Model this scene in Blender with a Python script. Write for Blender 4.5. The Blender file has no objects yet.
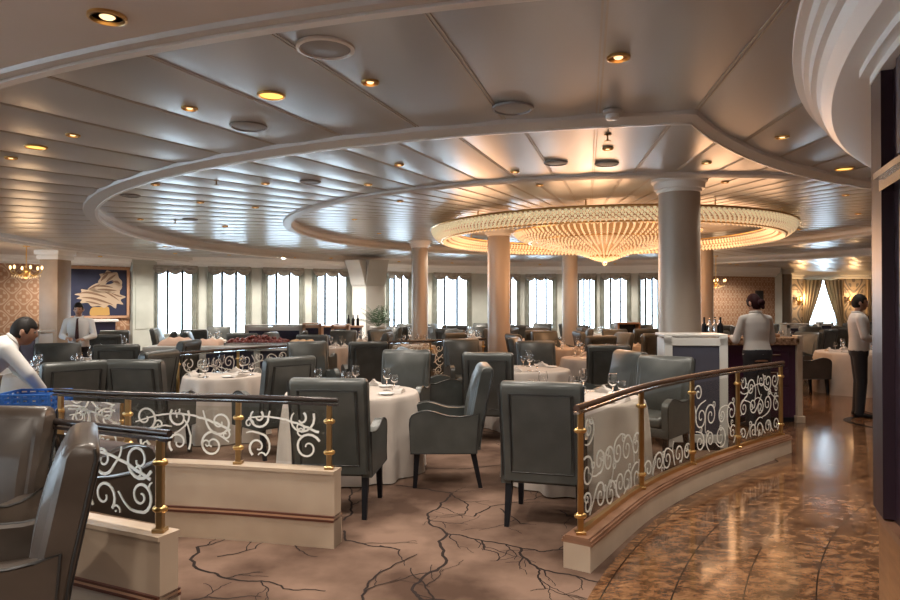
import bpy, bmesh, math, random
from math import sin, cos, pi, sqrt, atan2, radians, exp
from mathutils import Vector, Matrix

scene = bpy.context.scene
COL = scene.collection
random.seed(11)
F = 670.0
EYE = 1.58
HOR = 306.0

# ------------------------------------------------------------------ camera, sky, exposure
cam_data = bpy.data.cameras.new('camera')
cam_data.lens = F / 900.0 * 36.0
cam_data.sensor_width = 36.0
cam_data.clip_start = 0.05
cam_data.clip_end = 300
cam = bpy.data.objects.new('camera', cam_data)
cam.location = (0, 0, EYE)
cam.rotation_euler = (radians(90) + math.atan((HOR - 300) / F), 0, 0)
COL.objects.link(cam)
scene.camera = cam

world = bpy.data.worlds.new('sky')
scene.world = world
world.use_nodes = True
wn = world.node_tree
wn.nodes['Background'].inputs['Color'].default_value = (0.67, 0.85, 1.0, 1)
wn.nodes['Background'].inputs['Strength'].default_value = 9.0

scene.view_settings.view_transform = 'Standard'
scene.view_settings.look = 'None'
scene.view_settings.gamma = 1.0
scene.view_settings.use_curve_mapping = False
scene.view_settings.exposure = 0.55
scene.cycles.transparent_max_bounces = 24
scene.cycles.max_bounces = 10

# ------------------------------------------------------------------ materials
def hexlin(c):
    return tuple(((v / 12.92) if v <= 0.04045 else ((v + 0.055) / 1.055) ** 2.4) for v in c)

def new_mat(name, color=(0.5, 0.5, 0.5), rough=0.5, metal=0.0, spec=0.5):
    m = bpy.data.materials.new(name)
    m.use_nodes = True
    b = m.node_tree.nodes['Principled BSDF']
    b.inputs['Base Color'].default_value = (*color, 1)
    b.inputs['Roughness'].default_value = rough
    b.inputs['Metallic'].default_value = metal
    b.inputs['Specular IOR Level'].default_value = spec
    return m

def N(m, t, **kw):
    n = m.node_tree.nodes.new(t)
    for k, v in kw.items():
        setattr(n, k, v)
    return n

def L(m, a, b):
    m.node_tree.links.new(a, b)

def bsdf(m):
    return m.node_tree.nodes['Principled BSDF']

def mottle(m, c1, c2, scale=6.0, detail=4.0, coord='Object', stretch=(1, 1, 1), bump=0.0, lo=0.35, hi=0.65):
    """two tones of one surface mixed by noise"""
    tc = N(m, 'ShaderNodeTexCoord'); mp = N(m, 'ShaderNodeMapping'); no = N(m, 'ShaderNodeTexNoise'); cr = N(m, 'ShaderNodeValToRGB')
    mp.inputs['Scale'].default_value = stretch
    no.inputs['Scale'].default_value = scale; no.inputs['Detail'].default_value = detail
    cr.color_ramp.elements[0].position = lo; cr.color_ramp.elements[1].position = hi
    cr.color_ramp.elements[0].color = (*c1, 1); cr.color_ramp.elements[1].color = (*c2, 1)
    L(m, tc.outputs[coord], mp.inputs['Vector']); L(m, mp.outputs['Vector'], no.inputs['Vector'])
    L(m, no.outputs['Fac'], cr.inputs['Fac']); L(m, cr.outputs['Color'], bsdf(m).inputs['Base Color'])
    if bump:
        bp = N(m, 'ShaderNodeBump'); bp.inputs['Strength'].default_value = bump; bp.inputs['Distance'].default_value = 0.01
        L(m, no.outputs['Fac'], bp.inputs['Height']); L(m, bp.outputs['Normal'], bsdf(m).inputs['Normal'])
    return m

def emit_mat(name, color, strength):
    m = new_mat(name, color)
    bsdf(m).inputs['Emission Color'].default_value = (*color, 1)
    bsdf(m).inputs['Emission Strength'].default_value = strength
    return m

def pane_mat(name, tint, gloss=0.08):
    m = bpy.data.materials.new(name); m.use_nodes = True
    nt = m.node_tree; nt.nodes.remove(nt.nodes['Principled BSDF'])
    tr = N(m, 'ShaderNodeBsdfTransparent'); gl = N(m, 'ShaderNodeBsdfGlossy'); mx = N(m, 'ShaderNodeMixShader'); fr = N(m, 'ShaderNodeFresnel')
    tr.inputs['Color'].default_value = (*tint, 1); gl.inputs['Roughness'].default_value = 0.02
    fr.inputs['IOR'].default_value = 1.45
    L(m, fr.outputs['Fac'], mx.inputs['Fac']); L(m, tr.outputs['BSDF'], mx.inputs[1]); L(m, gl.outputs['BSDF'], mx.inputs[2])
    L(m, mx.outputs['Shader'], nt.nodes['Material Output'].inputs['Surface'])
    return m

M = {}
M['leather'] = mottle(new_mat('grey_leather', rough=0.36, spec=0.6), (0.046, 0.050, 0.047), (0.068, 0.072, 0.068), 5.0, 3.0, bump=0.04)
M['leather_brown_lit'] = mottle(new_mat('brown_and_warm_lit_leather', rough=0.36, spec=0.6), (0.040, 0.029, 0.022), (0.062, 0.046, 0.036), 5.0, 3.0, bump=0.04)  # real brown at the right; warm light put into the colour at front left
M['piping'] = new_mat('dark_piping', (0.022, 0.022, 0.022), 0.45)
M['leg'] = new_mat('black_wood', (0.008, 0.008, 0.011), 0.4, spec=0.25)
M['cloth'] = mottle(new_mat('table_linen', rough=0.85, spec=0.2), (0.42, 0.365, 0.325), (0.50, 0.44, 0.395), 3.0, 2.0)
M['napkin'] = new_mat('napkin_linen', (0.52, 0.47, 0.43), 0.8)
M['china'] = new_mat('white_china', (0.75, 0.74, 0.72), 0.15)
M['white'] = new_mat('white_paint', (0.50, 0.485, 0.46), 0.4)
M['trim'] = new_mat('white_moulding', (0.84, 0.83, 0.80), 0.35)
M['plaster'] = mottle(new_mat('grey_plaster', rough=0.55), (0.68, 0.64, 0.60), (0.74, 0.70, 0.66), 1.2, 2.0)
M['panel'] = new_mat('ceiling_panel', (0.53, 0.525, 0.52), 0.30, 0.5)
M['seam'] = new_mat('ceiling_batten', (0.52, 0.47, 0.41), 0.4, 0.2)
M['cove'] = new_mat('cove_paint', (0.62, 0.60, 0.57), 0.42)
M['column'] = mottle(new_mat('taupe_column', rough=0.38, metal=0.12), (0.40, 0.33, 0.265), (0.47, 0.395, 0.325), 2.0, 2.0, stretch=(1, 1, 0.15))
M['beige'] = mottle(new_mat('beige_laminate', rough=0.38), (0.41, 0.315, 0.235), (0.47, 0.37, 0.28), 3.0, 2.0)
M['stripe'] = new_mat('red_brown_stripe', (0.09, 0.030, 0.020), 0.35)
M['capwood'] = mottle(new_mat('brown_cap_wood', rough=0.3), (0.17, 0.085, 0.05), (0.25, 0.13, 0.08), 4.0, 3.0, stretch=(1, 1, 6))
M['rail'] = new_mat('dark_handrail', (0.030, 0.022, 0.020), 0.25)
M['brass'] = new_mat('brass', (0.60, 0.40, 0.17), 0.28, 1.0)
M['bronze'] = new_mat('bronze_post', (0.40, 0.27, 0.13), 0.32, 0.9)
M['gold'] = new_mat('gold_trim', (0.75, 0.50, 0.20), 0.3, 1.0)
M['chrome'] = new_mat('silver_metal', (0.70, 0.70, 0.70), 0.15, 1.0)
M['etch'] = new_mat('etched_scroll', (0.80, 0.80, 0.76), 0.5)
M['glasspanel'] = pane_mat('rail_glass', (0.86, 0.87, 0.83))
M['window_glass'] = pane_mat('window_glass', (0.97, 0.985, 1.0))
M['mullion'] = new_mat('dark_mullion', (0.035, 0.05, 0.065), 0.4)
M['pier'] = mottle(new_mat('greygreen_pier', rough=0.5), (0.44, 0.47, 0.435), (0.52, 0.545, 0.505), 2.0, 2.0)
M['corbel'] = new_mat('grey_corbel', (0.42, 0.41, 0.38), 0.5)
M['navy'] = new_mat('navy_panel', (0.022, 0.020, 0.045), 0.4)
M['slate'] = new_mat('slate_panel', (0.050, 0.050, 0.070), 0.4)
M['plum'] = new_mat('plum_lacquer', (0.050, 0.016, 0.040), 0.3)
M['darkwood'] = mottle(new_mat('dark_door_wood', rough=0.35), (0.020, 0.010, 0.016), (0.034, 0.016, 0.024), 3.0, 3.0, stretch=(4, 4, 0.4))
M['copper'] = new_mat('copper_frame', (0.50, 0.30, 0.19), 0.4, 0.3)
M['wood'] = mottle(new_mat('mid_brown_wood', rough=0.35), (0.22, 0.10, 0.045), (0.33, 0.16, 0.07), 5.0, 4.0, stretch=(1, 1, 5))
M['blue'] = new_mat('blue_plastic', (0.014, 0.10, 0.36), 0.4)
M['black'] = new_mat('black_plastic', (0.012, 0.012, 0.012), 0.4)
M['shirt'] = new_mat('white_shirt', (0.50, 0.485, 0.47), 0.8)
M['jacket'] = new_mat('white_jacket', (0.72, 0.71, 0.705), 0.75)
M['trouser'] = new_mat('black_trousers', (0.012, 0.013, 0.020), 0.7)
M['shoe'] = new_mat('black_shoe', (0.012, 0.011, 0.011), 0.3)
M['tie'] = new_mat('dark_tie', (0.014, 0.010, 0.014), 0.5)
M['tie_red'] = new_mat('dark_red_tie', (0.05, 0.012, 0.012), 0.5)
M['skin'] = mottle(new_mat('skin', rough=0.5), (0.36, 0.19, 0.12), (0.42, 0.23, 0.15), 8.0, 2.0)
M['skin_dark'] = mottle(new_mat('brown_skin', rough=0.5), (0.24, 0.12, 0.075), (0.29, 0.15, 0.095), 8.0, 2.0)
M['hair'] = new_mat('black_hair', (0.010, 0.008, 0.007), 0.6, spec=0.2)
M['hair_red'] = new_mat('dark_red_hair', (0.020, 0.004, 0.006), 0.65, spec=0.15)
M['eye'] = new_mat('eye', (0.03, 0.02, 0.015), 0.1)
M['leaf'] = mottle(new_mat('palm_leaf', rough=0.45), (0.020, 0.055, 0.022), (0.05, 0.11, 0.045), 6.0, 2.0)
M['berry'] = mottle(new_mat('burgundy_fruit', rough=0.3), (0.09, 0.012, 0.012), (0.20, 0.04, 0.03), 20.0, 2.0)
M['bread'] = mottle(new_mat('pale_bread', rough=0.7), (0.50, 0.31, 0.17), (0.66, 0.46, 0.29), 12.0, 2.0)
M['peach'] = new_mat('peach_cloth', (0.60, 0.40, 0.30), 0.8)
M['grille'] = new_mat('speaker_grille', (0.34, 0.34, 0.34), 0.5, 0.3)
M['baffle'] = new_mat('gold_baffle', (0.55, 0.30, 0.12), 0.3, 0.8)
M['lamp_on'] = emit_mat('amber_lamp', (1.0, 0.55, 0.12), 1.3)
M['lamp_small'] = emit_mat('small_lamp', (1.0, 0.62, 0.30), 1.6)
M['bulb'] = emit_mat('warm_bulb', (1.0, 0.66, 0.30), 2.5)
M['crystal'] = emit_mat('gold_crystal', (1.0, 0.84, 0.55), 0.22)
bsdf(M['crystal']).inputs['Roughness'].default_value = 0.12
M['glow'] = emit_mat('gold_diffuser', (0.46, 0.27, 0.11), 0.16)
M['art_navy'] = new_mat('canvas_navy', (0.010, 0.014, 0.045), 0.6)
M['art_cream'] = new_mat('canvas_cream', (0.42, 0.32, 0.23), 0.6)
M['art_tan'] = new_mat('canvas_tan', (0.17, 0.10, 0.06), 0.6)
M['art_ochre'] = new_mat('canvas_ochre', (0.40, 0.24, 0.07), 0.6)
M['plate_black'] = new_mat('dark_sign', (0.03, 0.03, 0.03), 0.4)
M['soil'] = new_mat('soil', (0.03, 0.02, 0.012), 0.9)

def glass_mat():
    m = new_mat('clear_glass', (1, 1, 1), 0.0)
    bsdf(m).inputs['Transmission Weight'].default_value = 1.0
    bsdf(m).inputs['IOR'].default_value = 1.45
    return m
M['glass'] = glass_mat()

def damask(name, c1, c2, per):
    m = new_mat(name, c1, 0.6)
    tc = N(m, 'ShaderNodeTexCoord'); sp = N(m, 'ShaderNodeSeparateXYZ'); L(m, tc.outputs['Object'], sp.inputs[0])
    def mul(s, k, off=0.0):
        a = N(m, 'ShaderNodeMath', operation='MULTIPLY_ADD'); L(m, s, a.inputs[0]); a.inputs[1].default_value = k; a.inputs[2].default_value = off; return a.outputs[0]
    def fn(op, *s):
        a = N(m, 'ShaderNodeMath', operation=op)
        for i, q in enumerate(s):
            if isinstance(q, (int, float)): a.inputs[i].default_value = q
            else: L(m, q, a.inputs[i])
        return a.outputs[0]
    k = 2 * pi / per
    cx = fn('COSINE', mul(sp.outputs['X'], k)); cz = fn('COSINE', mul(sp.outputs['Z'], k * 0.7))
    s1 = fn('ADD', cx, cz)                                             # ogee lattice
    band = fn('LESS_THAN', fn('ABSOLUTE', fn('SUBTRACT', fn('ABSOLUTE', s1), 0.42)), 0.20)
    c3 = fn('MULTIPLY', fn('COSINE', mul(sp.outputs['X'], 3 * k)), fn('COSINE', mul(sp.outputs['Z'], 2.1 * k)))
    fl = fn('MULTIPLY', fn('GREATER_THAN', c3, 0.25), fn('GREATER_THAN', fn('ABSOLUTE', s1), 0.85))
    f = fn('MAXIMUM', band, fl)
    mx = N(m, 'ShaderNodeMix', data_type='RGBA')
    mx.inputs['A'].default_value = (*c1, 1); mx.inputs['B'].default_value = (*c2, 1)
    L(m, f, mx.inputs['Factor']); L(m, mx.outputs['Result'], bsdf(m).inputs['Base Color'])
    return m
M['damask'] = damask('damask_paper', (0.36, 0.19, 0.105), (0.52, 0.36, 0.245), 0.36)
M['damask_grey'] = damask('grey_damask_paper', (0.50, 0.42, 0.33), (0.22, 0.20, 0.19), 0.9)

EX, EY = 8.0, 0.3                    # centre of the round entrance hall
CX, CY = 2.7, 12.9                   # centre of the round ceiling

def marble():
    m = new_mat('brown_marble', (0.3, 0.2, 0.1), 0.10, spec=0.55)
    ge = N(m, 'ShaderNodeNewGeometry'); mp = N(m, 'ShaderNodeMapping'); L(m, ge.outputs['Position'], mp.inputs['Vector'])
    mp.inputs['Rotation'].default_value = (0, 0, radians(-50)); mp.inputs['Scale'].default_value = (1.0, 1.7, 1)
    n1 = N(m, 'ShaderNodeTexNoise'); n1.inputs['Scale'].default_value = 7.5; n1.inputs['Detail'].default_value = 9; n1.inputs['Roughness'].default_value = 0.8; n1.inputs['Distortion'].default_value = 0.35
    n2 = N(m, 'ShaderNodeTexNoise'); n2.inputs['Scale'].default_value = 1.3; n2.inputs['Detail'].default_value = 4
    L(m, mp.outputs[0], n1.inputs['Vector']); L(m, mp.outputs[0], n2.inputs['Vector'])
    r = N(m, 'ShaderNodeValToRGB'); e = r.color_ramp.elements
    e[0].position = 0.36; e[0].color = (0.016, 0.008, 0.005, 1); e[1].position = 0.70; e[1].color = (0.36, 0.225, 0.125, 1)
    q = e.new(0.46); q.color = (0.095, 0.048, 0.026, 1); q = e.new(0.53); q.color = (0.19, 0.10, 0.052, 1)
    L(m, n1.outputs['Fac'], r.inputs['Fac'])
    r2 = N(m, 'ShaderNodeValToRGB'); r2.color_ramp.elements[0].position = 0.3; r2.color_ramp.elements[0].color = (0.62, 0.55, 0.50, 1); r2.color_ramp.elements[1].position = 0.7; r2.color_ramp.elements[1].color = (1.15, 1.05, 0.95, 1)
    L(m, n2.outputs['Fac'], r2.inputs['Fac'])
    mu = N(m, 'ShaderNodeMix', data_type='RGBA', blend_type='MULTIPLY'); mu.inputs['Factor'].default_value = 1
    L(m, r.outputs['Color'], mu.inputs['A']); L(m, r2.outputs['Color'], mu.inputs['B'])
    # curved joints concentric with the hall
    sp = N(m, 'ShaderNodeSeparateXYZ'); L(m, ge.outputs['Position'], sp.inputs[0])
    def fn(op, *s):
        a = N(m, 'ShaderNodeMath', operation=op)
        for i, v in enumerate(s):
            if isinstance(v, (int, float)): a.inputs[i].default_value = v
            else: L(m, v, a.inputs[i])
        return a.outputs[0]
    dx = fn('SUBTRACT', sp.outputs['X'], EX); dy = fn('SUBTRACT', sp.outputs['Y'], EY)
    rad = fn('SQRT', fn('ADD', fn('MULTIPLY', dx, dx), fn('MULTIPLY', dy, dy)))
    ring = fn('LESS_THAN', fn('ABSOLUTE', fn('SUBTRACT', fn('FRACT', fn('MULTIPLY', fn('ADD', rad, 0.19), 1 / 0.345)), 0.5)), 0.012)
    ang = fn('ARCTAN2', dy, dx)
    row = fn('MULTIPLY', fn('FLOOR', fn('MULTIPLY', fn('ADD', rad, 0.365), 1 / 0.345)), 0.37)
    rd = fn('LESS_THAN', fn('ABSOLUTE', fn('SUBTRACT', fn('FRACT', fn('ADD', fn('MULTIPLY', ang, 6.5), row)), 0.5)), 0.009)
    jt = fn('MAXIMUM', ring, fn('MULTIPLY', rd, 0.25))
    mj = N(m, 'ShaderNodeMix', data_type='RGBA'); mj.inputs['B'].default_value = (0.012, 0.007, 0.005, 1)
    L(m, jt, mj.inputs['Factor']); L(m, mu.outputs['Result'], mj.inputs['A']); L(m, mj.outputs['Result'], bsdf(m).inputs['Base Color'])
    return m
M['marble'] = marble()
M['marble_dark'] = new_mat('dark_marble_inlay', (0.010, 0.006, 0.004), 0.35, spec=0.3)
M['carpet'] = mottle(new_mat('brown_carpet', rough=0.95, spec=0.1), (0.070, 0.041, 0.029), (0.190, 0.122, 0.090), 1.5, 8.0, lo=0.38, hi=0.62, bump=0.05)
M['branch'] = new_mat('carpet_branch', (0.028, 0.020, 0.018), 0.95, spec=0.1)
M['granite'] = mottle(new_mat('granite_top', rough=0.2), (0.10, 0.05, 0.03), (0.42, 0.27, 0.17), 22.0, 5.0)

def stripes(name, c1, c2, per):
    m = new_mat(name, c1, 0.8)
    tc = N(m, 'ShaderNodeTexCoord'); sp = N(m, 'ShaderNodeSeparateXYZ'); L(m, tc.outputs['UV'], sp.inputs[0])
    a = N(m, 'ShaderNodeMath', operation='MULTIPLY'); a.inputs[1].default_value = 1 / per; L(m, sp.outputs['X'], a.inputs[0])
    b = N(m, 'ShaderNodeMath', operation='FRACT'); L(m, a.outputs[0], b.inputs[0])
    c = N(m, 'ShaderNodeMath', operation='GREATER_THAN'); c.inputs[1].default_value = 0.55; L(m, b.outputs[0], c.inputs[0])
    mx = N(m, 'ShaderNodeMix', data_type='RGBA'); mx.inputs['A'].default_value = (*c1, 1); mx.inputs['B'].default_value = (*c2, 1)
    L(m, c.outputs[0], mx.inputs['Factor']); L(m, mx.outputs['Result'], bsdf(m).inputs['Base Color'])
    return m
M['drape'] = stripes('striped_drape', (0.62, 0.50, 0.34), (0.30, 0.23, 0.15), 0.2)
M['swag'] = mottle(new_mat('swag_fabric', rough=0.8), (0.34, 0.31, 0.27), (0.50, 0.46, 0.40), 9.0, 3.0)

# ------------------------------------------------------------------ mesh helpers
class MB:
    def __init__(s):
        s.v = []; s.f = []; s.mi = []; s.uv = None
    def add(s, vs, fs, mi=0):
        o = len(s.v)
        s.v += [tuple(p) for p in vs]
        for q in fs:
            s.f.append(tuple(i + o for i in q)); s.mi.append(mi)
        return s
    def merge(s, other, mi=None, mat=None):
        vs = other.v if mat is None else [tuple(mat @ Vector(p)) for p in other.v]
        o = len(s.v); s.v += vs
        for q, k in zip(other.f, other.mi):
            s.f.append(tuple(i + o for i in q)); s.mi.append(k if mi is None else mi)
        return s
    def box(s, c, d, r=0.0, seg=2, mat=None, mi=0):
        bm = bmesh.new()
        bmesh.ops.create_cube(bm, size=1.0)
        for v in bm.verts:
            v.co = Vector((v.co.x * d[0], v.co.y * d[1], v.co.z * d[2]))
        if r > 0:
            bmesh.ops.bevel(bm, geom=list(bm.edges), offset=min(r, min(d) * 0.49), segments=seg, affect='EDGES', profile=0.5)
        bm.verts.index_update()
        T = Matrix.Translation(Vector(c)) if mat is None else mat @ Matrix.Translation(Vector(c))
        vs = [T @ v.co for v in bm.verts]; fs = [[v.index for v in f.verts] for f in bm.faces]
        bm.free()
        return s.add(vs, fs, mi)
    def tube(s, pts, r, seg=8, closed=False, caps=True, mi=0, flat=None):
        """round tube along points; r a number or a list; flat=(a, b) makes the section a box a wide, b high"""
        P = [Vector(p) for p in pts]; n = len(P)
        R = r if isinstance(r, (list, tuple)) else [r] * n
        rings = []
        up0 = Vector((0, 0, 1))
        for i in range(n):
            a = P[(i - 1) % n] if (closed or i > 0) else P[i]
            b = P[(i + 1) % n] if (closed or i < n - 1) else P[i]
            t = (b - a).normalized()
            u = up0 if abs(t.z) < 0.95 else Vector((0, 1, 0))
            x = t.cross(u).normalized(); y = x.cross(t).normalized()
            if flat:
                w, h = flat
                rings.append([P[i] + x * sx * w / 2 + y * sy * h / 2 for sx, sy in ((-1, -1), (1, -1), (1, 1), (-1, 1))])
            else:
                rings.append([P[i] + x * cos(2 * pi * k / seg) * R[i] + y * sin(2 * pi * k / seg) * R[i] for k in range(seg)])
        return s.loft(rings, caps and not closed, closed, mi)
    def loft(s, rings, caps=True, closed=False, mi=0):
        k = len(rings[0]); n = len(rings); vs = [p for r in rings for p in r]; fs = []
        for i in range(n if closed else n - 1):
            a = i * k; b = ((i + 1) % n) * k
            for j in range(k):
                j2 = (j + 1) % k
                fs.append((a + j, a + j2, b + j2, b + j))
        if caps:
            fs.append(tuple(range(k))[::-1]); fs.append(tuple((n - 1) * k + j for j in range(k)))
        return s.add(vs, fs, mi)
    def lathe(s, prof, seg=24, c=(0, 0, 0), a0=0.0, a1=2 * pi, mi=0, wob=None):
        full = abs(a1 - a0 - 2 * pi) < 1e-6
        n = seg if full else seg + 1
        vs = []; fs = []
        for r, z in prof:
            for j in range(n):
                a = a0 + (a1 - a0) * j / seg
                vs.append((c[0] + r * cos(a), c[1] + r * sin(a), c[2] + z))
        for i in range(len(prof) - 1):
            for j in range(seg):
                j2 = (j + 1) % n
                fs.append((i * n + j, i * n + j2, (i + 1) * n + j2, (i + 1) * n + j))
        return s.add(vs, fs, mi)
    def prism(s, poly, lo, hi, frame=None, mi=0):
        """polygon (a, b) extruded from lo to hi along the third axis; frame maps (a, b, t) to a point"""
        fr = frame or (lambda a, b, t: (a, b, t))
        n = len(poly)
        vs = [fr(a, b, lo) for a, b in poly] + [fr(a, b, hi) for a, b in poly]
        fs = [tuple(range(n))[::-1], tuple(range(n, 2 * n))]
        fs += [(i, (i + 1) % n, n + (i + 1) % n, n + i) for i in range(n)]
        return s.add(vs, fs, mi)
    def ellipsoid(s, c, r, seg=12, rings=8, mi=0, mat=None):
        vs = []; fs = []
        for i in range(rings + 1):
            t = pi * i / rings
            for j in range(seg):
                a = 2 * pi * j / seg
                p = Vector((r[0] * sin(t) * cos(a), r[1] * sin(t) * sin(a), r[2] * cos(t)))
                if mat: p = mat @ p
                vs.append(p + Vector(c))
        for i in range(rings):
            for j in range(seg):
                j2 = (j + 1) % seg
                fs.append((i * seg + j, (i + 1) * seg + j, (i + 1) * seg + j2, i * seg + j2))
        return s.add(vs, fs, mi)
    def mesh(s, name, mats, smooth=True, angle=38, clean=True):
        me = bpy.data.meshes.new(name)
        me.from_pydata(s.v, [], s.f)
        for m in (mats if isinstance(mats, (list, tuple)) else [mats]):
            me.materials.append(m)
        me.polygons.foreach_set('material_index', s.mi)
        if s.uv is not None:
            ul = me.uv_layers.new(name='UVMap')
            for lp in me.loops:
                ul.data[lp.index].uv = s.uv[lp.vertex_index]
        if clean:
            bm = bmesh.new(); bm.from_mesh(me)
            bmesh.ops.recalc_face_normals(bm, faces=bm.faces)
            bm.to_mesh(me); bm.free()
        if smooth:
            me.shade_smooth()
            me.set_sharp_from_angle(angle=radians(angle))
        me.update()
        return me
    def build(s, name, mats, parent=None, loc=None, rz=0.0, **kw):
        return link(name, s.mesh(name, mats, **kw), parent, loc, rz)

def link(name, me, parent=None, loc=None, rz=0.0):
    o = bpy.data.objects.new(name, me)
    COL.objects.link(o)
    if parent is not None: o.parent = parent
    if loc is not None: o.location = loc
    if rz: o.rotation_euler = (0, 0, rz)
    return o

def tag(o, label, cat, group=None, kind=None):
    o['label'] = label; o['category'] = cat
    if group: o['group'] = group
    if kind: o['kind'] = kind
    return o

def struct(name, mb, mats, label=None, **kw):
    o = mb.build(name, mats, **kw)
    o['kind'] = 'structure'
    if label: o['label'] = label
    return o

def empty(name, loc, rz=0.0, label=None, cat=None, group=None):
    o = bpy.data.objects.new(name, None)
    COL.objects.link(o); o.location = loc; o.rotation_euler = (0, 0, rz); o.empty_display_size = 0.1
    if label: tag(o, label, cat, group)
    return o

KIDS = {}
def copy_tree(o, parent=None):
    c = o.copy(); COL.objects.link(c)
    if parent is not None: c.parent = parent
    for ch in o.children:
        copy_tree(ch, c)
    return c

def fwd(dx, dy):
    """rotation about z that turns local +Y towards (dx, dy)"""
    return atan2(dy, dx) - pi / 2

def X_at(px, d):
    return (px - 450) / F * d

def side_word(dx, dy):
    a = math.degrees(atan2(dy, dx)) % 360
    return ['right', 'far right', 'far', 'far left', 'left', 'near left', 'near', 'near right'][int((a + 22.5) // 45) % 8]

M['sidecurtain'] = mottle(new_mat('grey_green_curtain', rough=0.8), (0.40, 0.41, 0.36), (0.52, 0.53, 0.47), 5.0, 2.0)

def translucent(m, k=0.5):
    t = N(m, 'ShaderNodeBsdfTranslucent'); mx = N(m, 'ShaderNodeMixShader'); mx.inputs['Fac'].default_value = k
    src = bsdf(m).inputs['Base Color'].links[0].from_socket
    L(m, src, t.inputs['Color']); L(m, bsdf(m).outputs['BSDF'], mx.inputs[1]); L(m, t.outputs['BSDF'], mx.inputs[2])
    L(m, mx.outputs['Shader'], m.node_tree.nodes['Material Output'].inputs['Surface'])
translucent(M['sidecurtain'], 0.55); translucent(M['swag'], 0.25); translucent(M['drape'], 0.3)

# ================================================================== THE SETTING
Z0, Z1, Z2, Z3 = 2.75, 2.88, 3.02, 3.15
R0, R1, R2 = 10.67, 8.42, 5.62
RE = 7.65
NS = 84

def r_inner(a):
    """inner edge of the outer ceiling ring: the big circle, cut by the circle round the entrance hall"""
    dx, dy = cos(a), sin(a); ox, oy = CX - EX, CY - EY
    b = ox * dx + oy * dy; c = ox * ox + oy * oy - RE * RE
    q = b * b - c
    if q > 0:
        t = -b - sqrt(q)
        if 0 < t < R1: return t
    return R1

A_SOFF0, A_SOFF1 = radians(146), radians(292)     # the low soffit: from the painting round to the entrance
def r_outer(a):
    a %= 2 * pi
    return R0 if A_SOFF0 < a < A_SOFF1 else 19.0

def ring_panels(name, rin, rout, z, sag, rows, a0=0.0, a1=2 * pi, sub=8, step=2 * pi / NS):
    mb = MB()
    n = int(round((a1 - a0) / step))
    for k in range(n):
        vs = []; fs = []
        for i in range(rows + 1):
            for j in range(sub + 1):
                a = a0 + (k + j / sub) * step
                ri, ro = rin(a), rout(a)
                r = ri + (ro - ri) * (i / rows)
                t = j / sub
                vs.append((CX + r * cos(a), CY + r * sin(a), z - sag * min(1.0, r / 8.0) * 4 * t * (1 - t)))
        w = sub + 1
        for i in range(rows):
            for j in range(sub):
                fs.append((i * w + j, i * w + j + 1, (i + 1) * w + j + 1, (i + 1) * w + j))
        mb.add(vs, fs)
    return mb

C0 = radians(1.4)     # where the first seam falls
st = 2 * pi / NS
struct('ceiling', ring_panels('c', r_inner, r_outer, Z1, 0.016, 7, C0, C0 + 2 * pi), M['panel'], clean=False)
struct('ceiling', ring_panels('c', lambda a: R2, r_inner, Z2, 0.013, 4, C0, C0 + 2 * pi), M['panel'], clean=False)
struct('ceiling', ring_panels('c', lambda a: 0.02, lambda a: R2, Z3, 0.010, 5, C0, C0 + 2 * pi), M['panel'], clean=False)
# plain plaster soffit over the camera and along the left wall
struct('ceiling', ring_panels('c', lambda a: R0, lambda a: 18.0, Z0, 0.0, 2, A_SOFF0, A_SOFF1), M['plaster'], clean=False)

# risers between the levels and the white mouldings along their edges
def sweep(rfun, prof, a0, a1, n=420, closed=False):
    """profile of (dr, z) carried round the ceiling centre"""
    mb = MB(); vs = []; fs = []
    k = len(prof)
    m = n if closed else n + 1
    for i in range(m):
        a = a0 + (a1 - a0) * i / n; r = rfun(a)
        vs += [(CX + (r + dr) * cos(a), CY + (r + dr) * sin(a), z) for dr, z in prof]
    for i in range(n):
        b = ((i + 1) % m) * k; c = i * k
        for j in range(k - 1):
            fs.append((c + j, c + j + 1, b + j + 1, b + j))
    return mb.add(vs, fs)
P1 = [(0.16, Z1 + 0.002), (0.15, Z1 - 0.035), (0.03, Z1 - 0.055), (-0.015, Z1 - 0.05), (-0.02, Z1 - 0.015), (0.0, Z1 + 0.0), (0.03, Z1 + 0.06), (0.02, Z2 - 0.03), (-0.04, Z2 + 0.012)]
struct('trim_1', sweep(r_inner, P1, 0, 2 * pi, 700, True), M['cove'])
struct('trim_2', sweep(lambda a: R2, [(0.13, Z2 + 0.002), (0.12, Z2 - 0.03), (0.02, Z2 - 0.045), (-0.015, Z2 - 0.04), (-0.02, Z2 - 0.01), (0.0, Z2), (0.03, Z2 + 0.05), (0.02, Z3 - 0.03), (-0.04, Z3 + 0.01)], 0, 2 * pi, 420, True), M['cove'])
struct('trim_3', sweep(lambda a: R0, [(0.12, Z0 + 0.002), (0.11, Z0 - 0.02), (0.06, Z0 - 0.02), (0.055, Z0 - 0.004), (-0.02, Z0 - 0.004), (-0.03, Z0 + 0.02), (-0.11, Z0 + 0.03), (-0.12, Z0 + 0.10), (-0.20, Z1)], A_SOFF0, A_SOFF1, 300), M['cove'])
struct('trim_4', sweep(lambda a: R0, [(0.045, Z0 - 0.004), (0.045, Z0 - 0.026), (-0.005, Z0 - 0.026), (-0.005, Z0 - 0.004)], A_SOFF0, A_SOFF1, 300), M['trim'])
struct('trim_5', sweep(r_inner, [(0.012, Z1 - 0.052), (0.012, Z1 - 0.066), (-0.022, Z1 - 0.062), (-0.022, Z1 - 0.045)], 0, 2 * pi, 700, True), M['trim'])

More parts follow.
